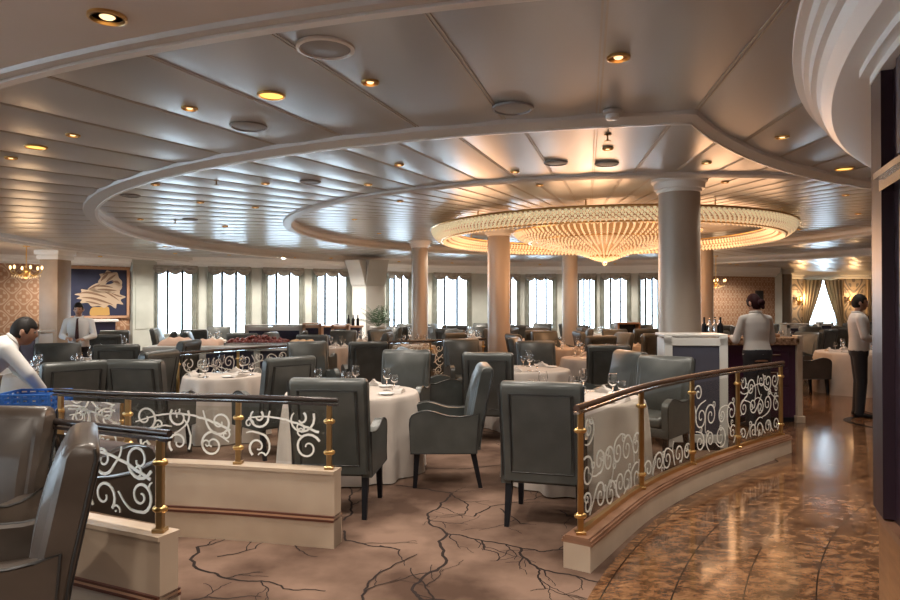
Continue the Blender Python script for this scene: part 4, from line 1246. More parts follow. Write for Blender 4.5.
# ================================================================== SERVICE FURNITURE
def cabinet(x, y, rz, w, d, h, label, panel='slate', frame='white', cat='cabinet'):
    """service station end: framed panel towards local -y, top and plinth"""
    t = empty('service_cabinet', (x, y, 0), rz, label, cat)
    b = MB(); b.box((0, 0, (h - 0.06) / 2 + 0.02), (w - 0.04, d - 0.04, h - 0.08), 0.004, 1); b.build('body', M[frame], t, smooth=False)
    f = MB(); fw = min(0.09, w * 0.16)
    yf = -d / 2 + 0.01
    for cx, cz, sx, sz in ((-(w - fw) / 2, h / 2, fw, h - 0.04), ((w - fw) / 2, h / 2, fw, h - 0.04), (0, h - 0.02 - fw / 2 - 0.02, w, fw), (0, 0.08 + fw / 2, w, fw)):
        f.box((cx, yf, cz), (sx, 0.035, sz), 0.006, 1)
    f.build('panel_frame', M[frame], t, smooth=False)
    p = MB(); p.box((0, yf + 0.006, h / 2), (w - 2 * fw + 0.01, 0.02, h - 2 * fw - 0.06), 0.003, 1); p.build('panel', M[panel], t, smooth=False)
    c = MB(); c.box((0, 0, h - 0.015), (w + 0.004, d + 0.004, 0.03), 0.008, 2); c.build('top', M[frame], t, smooth=False)
    q = MB(); q.box((0, 0, 0.04), (w + 0.01, d + 0.01, 0.08), 0.004, 1); q.build('plinth', M['leg'], t, smooth=False)
    return t
cabinet(2.73, 7.62, radians(-6), 0.68, 0.50, 1.27, 'white framed cabinet end with slate panel behind the curved railing')
cabinet(-6.43, 10.4, radians(6), 0.34, 0.5, 1.20, 'white framed plum cabinet left of the brown fronted chair', 'plum')
cabinet(-3.95, 15.15, radians(8), 1.28, 0.45, 1.16, 'wide white framed navy cabinet behind the buffet', 'navy')
cabinet(-3.05, 15.0, 0, 0.42, 0.4, 1.20, 'copper framed navy cabinet right of the wide white one', 'navy', 'copper')
cabinet(-2.48, 15.3, 0, 0.40, 0.4, 1.17, 'copper framed navy cabinet left of the palm', 'navy', 'copper')
cabinet(9.2, 17.9, 0, 0.60, 0.4, 1.12, 'low white framed cabinet left of the drapes', 'navy')
cabinet(10.9, 19.6, 0, 0.42, 0.4, 1.12, 'low white framed cabinet under the drapes, behind the man', 'navy')

# purple drawer station with granite top, where the woman works
t = empty('service_station', (4.0, 9.35, 0), 0, 'plum drawer station with granite top and white corner post', 'cabinet')
b = MB(); b.box((0, 0, 0.56), (1.36, 0.54, 0.98), 0.004, 1); b.build('body', M['plum'], t, smooth=False)
b = MB(); b.box((0, 0, 1.10), (1.44, 0.64, 0.10), 0.012, 2); b.build('top', M['granite'], t, smooth=False)
for k, z in enumerate((0.86, 0.62, 0.30)):
    hh = 0.20 if k < 2 else 0.36
    dr_ = MB(); dr_.box((0.33, -0.275, z), (0.50, 0.022, hh), 0.004, 1); do = dr_.build('drawer', M['plum'], t, smooth=False)
    h_ = MB(); h_.tube([(0.20, -0.295, z + hh * 0.3), (0.46, -0.295, z + hh * 0.3)], 0.008, 6); h_.build('handle', M['chrome'], do)
b = MB(); b.box((0.715, -0.25, 0.60), (0.075, 0.14, 1.16), 0.006, 1); b.box((0.715, -0.25, 0.05), (0.12, 0.18, 0.10), 0.006, 1); b.build('corner_post', M['beige'], t, smooth=False)
b = MB(); b.box((0, -0.02, 0.04), (1.40, 0.52, 0.07), 0.004, 1); b.build('plinth', M['leg'], t, smooth=False)
sb = MB(); sb.lathe([(0.001, 0), (0.036, 0.0), (0.038, 0.01), (0.038, 0.15), (0.034, 0.17), (0.014, 0.20), (0.013, 0.25), (0.016, 0.255), (0.001, 0.258)], 16); BOT = sb.mesh('bottle', M['chrome'])
sb = MB(); sb.lathe([(0.001, 0), (0.036, 0.0), (0.038, 0.01), (0.038, 0.15), (0.034, 0.17), (0.014, 0.20), (0.013, 0.27), (0.016, 0.275), (0.001, 0.278)], 16); BOTD = sb.mesh('bottle', M['leg'])
for k in range(8):
    tag(link('bottle', BOT if k % 3 else BOTD, None, (3.52 + 0.075 * (k % 4) + 0.05 * (k // 4), 9.28 + 0.13 * (k // 4), 1.1505)),
        ('slim silver bottle' if k % 3 else 'slim dark bottle') + ' on the granite station left of the woman', 'bottle', 'bottles left of the woman')
tb = MB(); tb.box((0, 0, 0.008), (0.42, 0.26, 0.014), 0.004, 1)
for sx in (-1, 1): tb.box((sx * 0.21, 0, 0.025), (0.012, 0.27, 0.04), 0.003, 1)
for sy in (-1, 1): tb.box((0, sy * 0.13, 0.025), (0.43, 0.012, 0.04), 0.003, 1)
tag(tb.build('serving_tray', M['wood'], None, (4.35, 9.4, 1.1505), smooth=False), 'brown wooden tray on the granite station right of the woman', 'tray')

# buffet counter behind the bold scrolled railing
t = empty('buffet_counter', (-3.75, 11.75, 0), radians(4), 'long white framed buffet counter with dark blue front', 'buffet')
b = MB(); b.box((0, 0, 0.42), (2.66, 0.80, 0.80), 0.004, 1); b.build('body', M['navy'], t, smooth=False)
b = MB(); b.box((0, 0, 0.86), (2.84, 0.95, 0.08), 0.015, 2); b.build('top', M['white'], t, smooth=False)
for sx in (-1.36, -0.45, 0.45, 1.36):
    b = MB(); b.box((sx, -0.40, 0.41), (0.10, 0.08, 0.82), 0.005, 1); b.build('post', M['white'], t, smooth=False)
def heap(n, r, w, d, h, mk, seed, flat=1.0):
    rnd = random.Random(seed); mb = MB()
    for _ in range(n):
        x, y = rnd.uniform(-w, w), rnd.uniform(-d, d); q = max(0, 1 - (x / w) ** 2 * 0.7) * max(0, 1 - (y / d) ** 2)
        mb.ellipsoid((x, y, r * flat + rnd.uniform(0, 1) * h * q), (r * rnd.uniform(.8, 1.2), r * rnd.uniform(.8, 1.2), r * flat), 8, 5)
    return mb
def platter(x, y, w, d, label):
    mb = MB(); mb.box((0, 0, 0.01), (w, d, 0.02), 0.008, 1); mb.box((0, -d / 2, 0.025), (w, 0.015, 0.05), 0.004, 1); mb.box((0, d / 2, 0.025), (w, 0.015, 0.05), 0.004, 1)
    return tag(mb.build('platter', M['chrome'], None, (x, y, 0.9015), radians(4), smooth=False), label, 'platter')
platter(-3.35, 11.72, 1.06, 0.50, 'long platter of burgundy fruit on the buffet')
o = heap(190, 0.032, 0.48, 0.20, 0.10, 'berry', 2).build('fruit_heap', M['berry'], None, (-3.35, 11.72, 0.922)); tag(o, 'heap of burgundy fruit on the long buffet platter', 'fruit', None, 'stuff')
platter(-2.58, 11.80, 0.40, 0.44, 'short platter of pale rolls at the right end of the buffet')
rndr = random.Random(4)
for k in range(9):
    rb = MB(); rb.ellipsoid((0, 0, 0), (0.06, 0.045, 0.035), 12, 8)
    tag(rb.build('bread_roll', M['bread'], None, (-2.72 + 0.125 * (k % 3) + rndr.uniform(-.01, .01), 11.68 + 0.11 * (k // 3), 0.957), rndr.uniform(0, 3)), 'pale bread roll on the short platter at the buffet end', 'bread', 'bread rolls')
def draped(x, y, w, d, h, label):
    mb = MB(); n = 20; vs = []; fs = []
    for i in range(n + 1):
        for j in range(n + 1):
            u, v = i / n * 2 - 1, j / n * 2 - 1
            q = (1 - abs(u) ** 4) * (1 - abs(v) ** 4)
            vs.append((u * w / 2, v * d / 2, 0.003 + h * q ** 0.6 + 0.012 * sin(9 * u + 4 * v) * q))
    for i in range(n):
        for j in range(n):
            a = i * (n + 1) + j; fs.append((a, a + 1, a + n + 2, a + n + 1))
    mb.add(vs, fs); return tag(mb.build('draped_cloth', M['peach'], None, (x, y, 0.9015), radians(4)), label, 'cloth')
draped(-4.75, 11.66, 0.50, 0.52, 0.13, 'peach cloth draped over food at the left end of the buffet')
draped(-4.20, 11.70, 0.48, 0.50, 0.10, 'peach cloth draped over food beside the burgundy fruit')

# bottle counter and wooden console in the distance
t = empty('wine_counter', (-2.95, 17.3, 0), 0, 'long low wood topped counter under the far left windows', 'counter')
b = MB(); b.box((0, 0, 0.52), (1.3, 0.4, 1.02), 0.005, 1); b.build('body', M['navy'], t, smooth=False)
b = MB(); b.box((0, 0, 1.05), (1.38, 0.46, 0.05), 0.01, 1); b.build('top', M['copper'], t, smooth=False)
for k in range(3):
    tag(link('bottle', BOTD, None, (-2.62 + 0.12 * k, 17.3, 1.0755)), 'dark wine bottle on the far counter left of the palm', 'bottle', 'wine bottles on the far counter')
t = empty('wooden_console', (4.75, 17.95, 0), 0, 'brown wooden console with dark opening left of the broad column', 'console')
for sx in (-1, 1):
    b = MB(); b.box((sx * 0.28, 0, 0.55), (0.05, 0.36, 1.10), 0.005, 1); b.build('side_panel', M['wood'], t, smooth=False)
for z in (0.06, 0.80, 1.12):
    b = MB(); b.box((0, 0, z), (0.64 if z > 1 else 0.52, 0.40 if z > 1 else 0.34, 0.05), 0.005, 1); b.build('shelf' if z < 1 else 'top', M['wood'], t, smooth=False)
b = MB(); b.box((0, 0.16, 0.58), (0.52, 0.03, 1.06), 0.003, 1); b.build('back_panel', M['leg'], t, smooth=False)
# sideboard under the painting
t = empty('sideboard', tuple(frL(lnL - 1.15, 0, -0.26)), angL, 'narrow white topped sideboard under the painting', 'sideboard')
b = MB(); b.box((0, 0, 0.60), (1.5, 0.36, 1.18), 0.006, 1); b.build('body', M['navy'], t, smooth=False)
b = MB(); b.box((0, 0, 1.225), (1.62, 0.44, 0.06), 0.01, 1); b.build('top', M['trim'], t, smooth=False)

# painting on the left wall
u0 = px_on(65, A_, B_) * lnL; u1 = px_on(129, A_, B_) * lnL
t = empty('painting', tuple(frL((u0 + u1) / 2, 1.28, -0.03)), angL, 'navy painting of pale billowing drapery in a gold frame', 'painting')
pw, ph = u1 - u0, 1.26
sg = 1 if True else -1
def frA(a, b, t_): return (a, -t_, b)
b = MB(); b.prism([(-pw / 2, 0), (pw / 2, 0), (pw / 2, ph), (-pw / 2, ph)], -0.02, 0.005, frA); b.build('canvas', M['art_navy'], t, smooth=False)
b = MB(); fw = 0.06
for pol in ([(-pw / 2, 0), (pw / 2, 0), (pw / 2, fw), (-pw / 2, fw)], [(-pw / 2, ph - fw), (pw / 2, ph - fw), (pw / 2, ph), (-pw / 2, ph)], [(-pw / 2, 0), (-pw / 2 + fw, 0), (-pw / 2 + fw, ph), (-pw / 2, ph)], [(pw / 2 - fw, 0), (pw / 2, 0), (pw / 2, ph), (pw / 2 - fw, ph)]):
    b.prism(pol, -0.02, 0.035, frA)
b.build('frame', M['copper'], t, smooth=False)
def blob(pts, z, mk, n=6):
    P = [Vector((px, py, 0)) for px, py in pts]; out = []
    m = len(P)
    for i in range(m):
        p0, p1, p2, p3 = P[i - 1], P[i], P[(i + 1) % m], P[(i + 2) % m]
        for k in range(n):
            q = k / n; out.append(0.5 * ((2 * p1) + (p2 - p0) * q + (2 * p0 - 5 * p1 + 4 * p2 - p3) * q * q + (-p0 + 3 * p1 - 3 * p2 + p3) * q ** 3))
    mb = MB(); mb.prism([((v.x - 0.5) * pw, v.y * ph) for v in out], z - 0.0015, z, frA)
    return mb
figure = MB(); shade = MB()
for pts in (((.14, .46), (.22, .43), (.17, .38), (.25, .36), (.22, .29), (.34, .30), (.40, .23), (.52, .24), (.60, .20), (.68, .26), (.78, .19), (.80, .28), (.90, .27), (.86, .36), (.94, .42), (.85, .47), (.84, .55), (.74, .50), (.66, .57), (.54, .55), (.42, .60), (.34, .55), (.24, .56), (.24, .50)),
            ((.34, .55), (.44, .66), (.56, .70), (.62, .66), (.72, .68), (.80, .74), (.88, .64), (.84, .54), (.70, .50), (.52, .50)),
            ((.50, .70), (.54, .80), (.52, .86), (.60, .88), (.64, .94), (.72, .90), (.80, .90), (.83, .80), (.88, .72), (.86, .62), (.78, .66), (.74, .74), (.66, .72), (.60, .66))):
    figure.merge(blob(pts, 0.008, None))
figure.build('drapery_figure', M['art_cream'], t, smooth=False)
for pts in (((.20, .48), (.34, .52), (.50, .48), (.64, .40), (.50, .44), (.34, .48)), ((.24, .40), (.40, .41), (.58, .35), (.74, .26), (.58, .31), (.40, .37)), ((.30, .33), (.42, .32), (.56, .26), (.44, .28)),
            ((.60, .52), (.72, .46), (.84, .34), (.74, .41)), ((.70, .50), (.80, .46), (.89, .42), (.80, .43)), ((.44, .62), (.58, .65), (.74, .60), (.58, .61)), ((.48, .56), (.62, .58), (.80, .54), (.62, .54)),
            ((.54, .72), (.58, .82), (.66, .88), (.62, .80)), ((.62, .70), (.68, .80), (.78, .86), (.72, .78)), ((.72, .72), (.80, .74), (.85, .68), (.79, .69)), ((.56, .84), (.64, .91), (.74, .89), (.64, .87)), ((.36, .56), (.46, .61), (.54, .67), (.44, .63))):
    shade.merge(blob(pts, 0.010, None))
shade.build('drapery_fold', M['art_tan'], t, smooth=False)
b = blob(((.38, .06), (.40, .20), (.54, .22), (.66, .22), (.68, .12), (.67, .06), (.52, .055)), 0.007, None); b.build('pedestal_shape', M['art_ochre'], t, smooth=False)

# small crystal chandeliers and wall lamps
def small_chandelier(x, y, z, ztop, label):
    t = empty('chandelier', (x, y, 0), 0, label, 'chandelier', 'small gold chandeliers')
    s = MB(); s.tube([(0, 0, z), (0, 0, ztop)], 0.010, 8); s.lathe([(0.001, z - 0.16), (0.05, z - 0.12), (0.03, z - 0.04), (0.06, z), (0.02, z + 0.06)], 14); s.lathe([(0.06, ztop), (0.06, ztop - 0.02), (0.01, ztop - 0.03)], 14); s.build('stem', M['gold'], t)
    for k in range(6):
        a = 2 * pi * k / 6 + 0.3
        s = MB(); s.tube([(0.03 * cos(a), 0.03 * sin(a), z - 0.03), (0.14 * cos(a), 0.14 * sin(a), z - 0.10), (0.255 * cos(a), 0.255 * sin(a), z - 0.03), (0.27 * cos(a), 0.27 * sin(a), z + 0.03)], 0.009, 6); ao = s.build('arm', M['gold'], t)
        s = MB(); s.ellipsoid((0.27 * cos(a), 0.27 * sin(a), z + 0.065), (0.020, 0.020, 0.04), 10, 8); s.build('candle_bulb', M['bulb'], ao)
        s = MB()
        for q in range(5): beads(s, ((0.08 + 0.04 * q) * cos(a), (0.08 + 0.04 * q) * sin(a), z - 0.13 + 0.01 * q), 0.012, 0.05)
        s.build('crystal_drop', M['crystal'], ao, smooth=False)
    lamp(t, (0, 0, z - 0.4), 12, (1.0, 0.66, 0.38), 0.25)
small_chandelier(X_at(26, 13.0), 13.0, 2.26, Z0, 'small gold chandelier before the left damask wall')
small_chandelier(X_at(716, 19.0), 19.0, 2.24, Z2 - 0.012, 'small gold chandelier before the right damask wall')
def wall_lamp(px, d, z, label):
    t = empty('wall_lamp', (X_at(px, d), d, z), 0, label, 'wall lamp')
    s = MB(); s.box((0, 0.0, 0), (0.10, 0.03, 0.34), 0.008, 1); s.build('backplate', M['gold'], t)
    for k in (-1, 0, 1):
        s = MB(); s.tube([(0, -0.02, -0.06), (0.10 * k, -0.10, -0.08), (0.13 * k, -0.12, 0.0)], 0.008, 6); ao = s.build('arm', M['gold'], t)
        s = MB(); s.lathe([(0.045, 0.0), (0.055, 0.06), (0.05, 0.13), (0.001, 0.14)], 14, (0.13 * k, -0.12, 0.0)); s.build('shade', M['glow'], ao)
    lamp(t, (0, -0.26, 0.1), 18, (1.0, 0.60, 0.28), 0.08)
wall_lamp(799, 25.38, 1.78, 'gold wall lamp between the grey column and the drapes')
wall_lamp(851, 25.38, 1.78, 'gold wall lamp right of the drapes')
s = MB(); s.box((0, 0, 0), (0.34, 0.03, 0.30), 0.006, 1)
tag(s.build('wall_sign', M['plate_black'], None, tuple(frR(px_on(759, RA, RB) * lnR, 1.95, -0.02)), angR, smooth=False), 'small dark plaque on the right damask wall', 'sign')

# drapes tied back over the alcove window
def drape(px0, px1, d, side, label):
    xa, xb = X_at(px0, d), X_at(px1, d); nu, nv = 40, 30; mb = MB(); vs = []; fs = []; uv = []
    zt_, zb_, zm = 2.56, 0.35, 0.92
    for s_ in (0, 1):
        for j in range(nv + 1):
            v = j / nv; z = zt_ + (zb_ - zt_) * v
            pull = min(1.0, (zt_ - z) / (zt_ - zm)); k = 1 - 0.70 * pull ** 1.2
            for i in range(nu + 1):
                u = i / nu
                x = xa + (xb - xa) * u * k if side > 0 else xb + (xa - xb) * u * k
                y = d + 0.035 * sin(u * 2 * pi * 6) * (0.6 + 0.4 * k) + s_ * 0.008
                vs.append((x, y, z)); uv.append((u, v))
    w = nu + 1; off = w * (nv + 1)
    for s_ in (0, 1):
        for j in range(nv):
            for i in range(nu):
                a = s_ * off + j * w + i; fs.append((a, a + 1, a + w + 1, a + w))
    mb.add(vs, fs); mb.uv = uv
    t_ = tag(mb.build('drape', M['drape'], None, clean=False), label, 'curtain')
    return t_
drape(803, 823, 25.2, 1, 'striped drape tied to the left of the bright alcove window')
drape(824, 844, 25.2, -1, 'striped drape tied to the right of the bright alcove window')
drape(866, 880, 25.2, 1, 'striped drape at the doorway edge on the far right')

# blue crate on a folding stand
t = empty('tray_stand', (-3.36, 5.42, 0), 0.1, 'dark folding stand under the blue crate', 'stand')
for sx in (-1, 1):
    b = MB(); b.tube([(sx * 0.18, -0.2, 0.0), (sx * 0.18, 0.2, 0.70)], 0.012, 6); b.tube([(sx * 0.16, 0.2, 0.0), (sx * 0.16, -0.2, 0.70)], 0.012, 6); b.build('leg', M['leg'], t)
b = MB(); b.box((0, 0, 0.715), (0.46, 0.46, 0.02), 0.005, 1); b.build('tray_top', M['leg'], t, smooth=False)
t = empty('crate', (-3.36, 5.42, 0.7265), 0.1, 'blue plastic glass crate beside the leaning waiter', 'crate')
for k, (c, d, n, ax) in enumerate((((0, -0.19, 0), (0.42, 0.014), 6, 0), ((0, 0.19, 0), (0.42, 0.014), 6, 0), ((-0.20, 0, 0), (0.014, 0.38), 5, 1), ((0.20, 0, 0), (0.014, 0.38), 5, 1))):
    b = MB()
    for z in (0.01, 0.045, 0.085, 0.125, 0.155): b.box((c[0], c[1], z), (d[0], d[1], 0.018), 0.003, 1)
    for i in range(n + 1):
        o_ = (i / n - 0.5) * (0.41 if ax == 0 else 0.37)
        b.box((c[0] + (o_ if ax == 0 else 0), c[1] + (o_ if ax else 0), 0.083), (0.02 if ax == 0 else 0.016, 0.016 if ax == 0 else 0.02, 0.16), 0.003, 1)
    b.build('side', M['blue'], t, smooth=False)
b = MB(); b.box((0, 0, 0.006), (0.41, 0.38, 0.010), 0.002, 1); b.build('base', M['blue'], t, smooth=False)

# palm in a pot on a stand, before the grey pier
t = empty('potted_palm', (X_at(378, 18.4), 18.4, 0), 0, 'green palm in a pot before the grey pier', 'plant')
b = MB(); b.lathe([(0.001, 0), (0.16, 0), (0.20, 0.6), (0.22, 0.98), (0.235, 1.00), (0.22, 1.02), (0.20, 1.00), (0.18, 0.96), (0.001, 0.96)], 24); b.build('pot', M['white'], t)
rp = random.Random(3)
for k in range(15):
    a = rp.uniform(0, 6.28); ln_ = rp.uniform(0.6, 0.9); el = rp.uniform(0.6, 1.35)
    P = []
    for i in range(11):
        q = i / 10; P.append(Vector((cos(a) * ln_ * q * cos(el) * (1 + 0.3 * q), sin(a) * ln_ * q * cos(el) * (1 + 0.3 * q), 0.98 + ln_ * (q * sin(el) - 0.55 * q * q * (1.1 - 0.4 * el)) + 0.12 * q)))
    mb = MB(); mb.tube(P, [0.008 * (1 - 0.7 * i / 10) for i in range(11)], 5)
    for i in range(2, 11):
        d_ = (P[i] - P[i - 1]).normalized(); sd = d_.cross(Vector((0, 0, 1))).normalized(); lf = 0.17 * sin(pi * (0.25 + 0.7 * i / 10)) + 0.04
        for s_ in (-1, 1):
            tip = P[i] + sd * s_ * lf + d_ * lf * 0.6 - Vector((0, 0, lf * 0.25)); mid = (P[i] + tip) / 2
            mb.add([P[i], mid + d_ * 0.016, tip, mid - d_ * 0.016], [(0, 1, 2, 3)])
    mb.build('frond', M['leaf'], t, clean=False)

# ================================================================== PEOPLE
def evaluated(o, name, mat):
    dg = bpy.context.evaluated_depsgraph_get(); dg.update()
    ev = o.evaluated_get(dg); me = bpy.data.meshes.new_from_object(ev, depsgraph=dg); me.name = name
    me.materials.clear(); me.materials.append(mat); me.shade_smooth()
    bpy.data.objects.remove(o, do_unlink=True)
    return me
def fuse(mb, name, mat, voxel=0.009, smooth=3):
    """many overlapping limbs grown together into one continuous skin"""
    o = link(name, mb.mesh(name, mat))
    r = o.modifiers.new('r', 'REMESH'); r.mode = 'VOXEL'; r.voxel_size = voxel
    s = o.modifiers.new('s', 'SMOOTH'); s.iterations = smooth; s.factor = 0.5
    return evaluated(o, name, mat)
def limb(mb, pts, rad, seg=14):
    """tapering limb with rounded joints"""
    P = [Vector(p) for p in pts]
    for i in range(len(P) - 1):
        d = P[i + 1] - P[i]; q = d.to_track_quat('Z', 'Y').to_matrix()
        n = 5; rings = []
        for k in range(n + 1):
            t = k / n; r = rad[i] + (rad[i + 1] - rad[i]) * t
            rings.append([P[i] + d * t + q @ Vector((r * cos(2 * pi * j / seg), r * sin(2 * pi * j / seg), 0)) for j in range(seg)])
        mb.loft(rings)
    for p, r in zip(P, rad): mb.ellipsoid(p, (r, r, r), seg, 10)
def torso(mb, rows, xf, grow=0.0):
    rings = []
    for z, hw, hd, yo in rows:
        ring = []
        for j in range(28):
            a = 2 * pi * j / 28; c, s = cos(a), sin(a)
            x = (hw + grow) * (abs(c) ** 0.8) * (1 if c >= 0 else -1); y = yo + (hd + grow) * (abs(s) ** 0.85) * (1 if s >= 0 else -1)
            ring.append(xf(Vector((x, y, z))))
        rings.append(ring)
    mb.loft(rings)
def head(mb, X):
    """head about the origin facing +y, mapped by X"""
    vs = []; fs = []; nr, ns = 26, 32
    for i in range(nr + 1):
        t = pi * i / nr
        for j in range(ns):
            a = 2 * pi * j / ns
            d = Vector((sin(t) * cos(a), sin(t) * sin(a), cos(t)))
            w, l, h = 0.074, 0.094, 0.117
            p = Vector((d.x * w, d.y * l, d.z * h))
            if d.z < 0:
                k = -d.z
                p.x *= 1 - 0.30 * k; p.y = p.y * (1 - 0.10 * k) + 0.016 * k
            def g(cx, cz, sx, sz): return exp(-((p.x - cx) / sx) ** 2 - ((p.z - cz) / sz) ** 2) if d.y > 0.2 else 0
            p.y += 0.020 * g(0, -0.022, 0.013, 0.020) + 0.008 * g(0, 0.005, 0.010, 0.025) + 0.005 * g(0, 0.030, 0.05, 0.012) - 0.008 * (g(0.031, 0.006, 0.016, 0.013) + g(-0.031, 0.006, 0.016, 0.013))
            p.y += 0.006 * g(0, -0.060, 0.020, 0.008) - 0.004 * g(0, -0.066, 0.022, 0.004) + 0.007 * g(0, -0.098, 0.022, 0.015)
            vs.append(X(p))
    for i in range(nr):
        for j in range(ns):
            j2 = (j + 1) % ns; fs.append((i * ns + j, (i + 1) * ns + j, (i + 1) * ns + j2, i * ns + j2))
    mb.add(vs, fs)
    for s in (-1, 1):
        e = MB(); e.ellipsoid((s * 0.077, -0.008, -0.008), (0.011, 0.020, 0.032), 10, 8); mb.merge(MB().add([X(Vector(p)) for p in e.v], e.f))
def hair_cap(X, style):
    mb = MB(); vs = []; nr, ns = 24, 36; keep = {}
    for i in range(nr + 1):
        t = pi * i / nr
        for j in range(ns):
            a = 2 * pi * j / ns; d = Vector((sin(t) * cos(a), sin(t) * sin(a), cos(t)))
            thick = 1.09 + 0.02 * sin(7 * a) * sin(t)
            p = Vector((d.x * 0.074 * thick, d.y * 0.094 * thick, d.z * 0.117 * thick + 0.002))
            if style == 'short': low = 0.045 if d.y > 0.45 else (-0.005 if d.y > -0.1 else -0.055)
            else: low = 0.050 if d.y > 0.5 else (-0.03 if d.y > 0 else -0.085)
            if d.z < 0: p.x *= 1 - 0.2 * -d.z
            if p.z < low:
                p = Vector((p.x * 0.90, p.y * 0.90, max(p.z, low - 0.012)))
            vs.append(X(p)); keep[(i, j)] = p.z >= low - 0.02
    fs = []
    for i in range(nr):
        for j in range(ns):
            j2 = (j + 1) % ns
            if keep[(i, j)] or keep[(i, j2)]: fs.append((i * ns + j, (i + 1) * ns + j, (i + 1) * ns + j2, i * ns + j2))
    mb.add(vs, fs)
    if style == 'bun':
        b = MB(); b.ellipsoid((0.0, -0.118, -0.035), (0.048, 0.040, 0.045), 14, 10); b.ellipsoid((0.0, -0.118, -0.075), (0.028, 0.025, 0.05), 12, 8)
        mb.add([X(Vector(p)) for p in b.v], b.f)
    return mb
def hand(mb, wrist, dirv, palm_n, side, curl=0.5):
    """palm, four unequal bent fingers, and a thumb off the side of the palm"""
    d = Vector(dirv).normalized(); n = Vector(palm_n); n = (n - d * n.dot(d)).normalized(); x = d.cross(n).normalized() * side
    W = Vector(wrist)
    for k in range(4):
        o_ = (k - 1.5) * 0.019
        limb(mb, [W + x * o_ * 0.7 + d * 0.01, W + x * o_ + d * 0.088], [0.015, 0.0125], 8)
    for k, ln_ in enumerate((0.068, 0.078, 0.073, 0.056)):
        o_ = (k - 1.5) * 0.020; p0 = W + x * o_ + d * 0.088; P = [p0]; ang = curl * 0.5
        for f_ in (0.45, 0.32, 0.23):
            P.append(P[-1] + (d * cos(ang) + n * sin(ang)) * ln_ * f_); ang += curl
        limb(mb, P, [0.0100, 0.0093, 0.0086, 0.0075], 8)
    t0 = W - x * 0.028 + d * 0.025
    limb(mb, [t0, t0 - x * 0.022 + d * 0.028 + n * 0.010, t0 - x * 0.024 + d * 0.055 + n * 0.022], [0.0135, 0.0115, 0.009], 8)

ROWS_M = [(0.86, .155, .105, 0), (0.93, .165, .115, 0), (1.02, .158, .112, 0.004), (1.12, .155, .110, 0.006), (1.24, .168, .118, 0.004), (1.34, .178, .118, 0), (1.40, .165, .102, -0.004), (1.44, .115, .080, -0.010), (1.47, .065, .062, -0.012)]
ROWS_W = [(0.84, .160, .112, 0), (0.92, .172, .120, 0), (1.02, .150, .105, 0.004), (1.09, .138, .100, 0.006), (1.22, .152, .122, 0.010), (1.32, .160, .110, 0), (1.38, .145, .092, -0.004), (1.42, .100, .070, -0.010), (1.45, .058, .055, -0.012)]

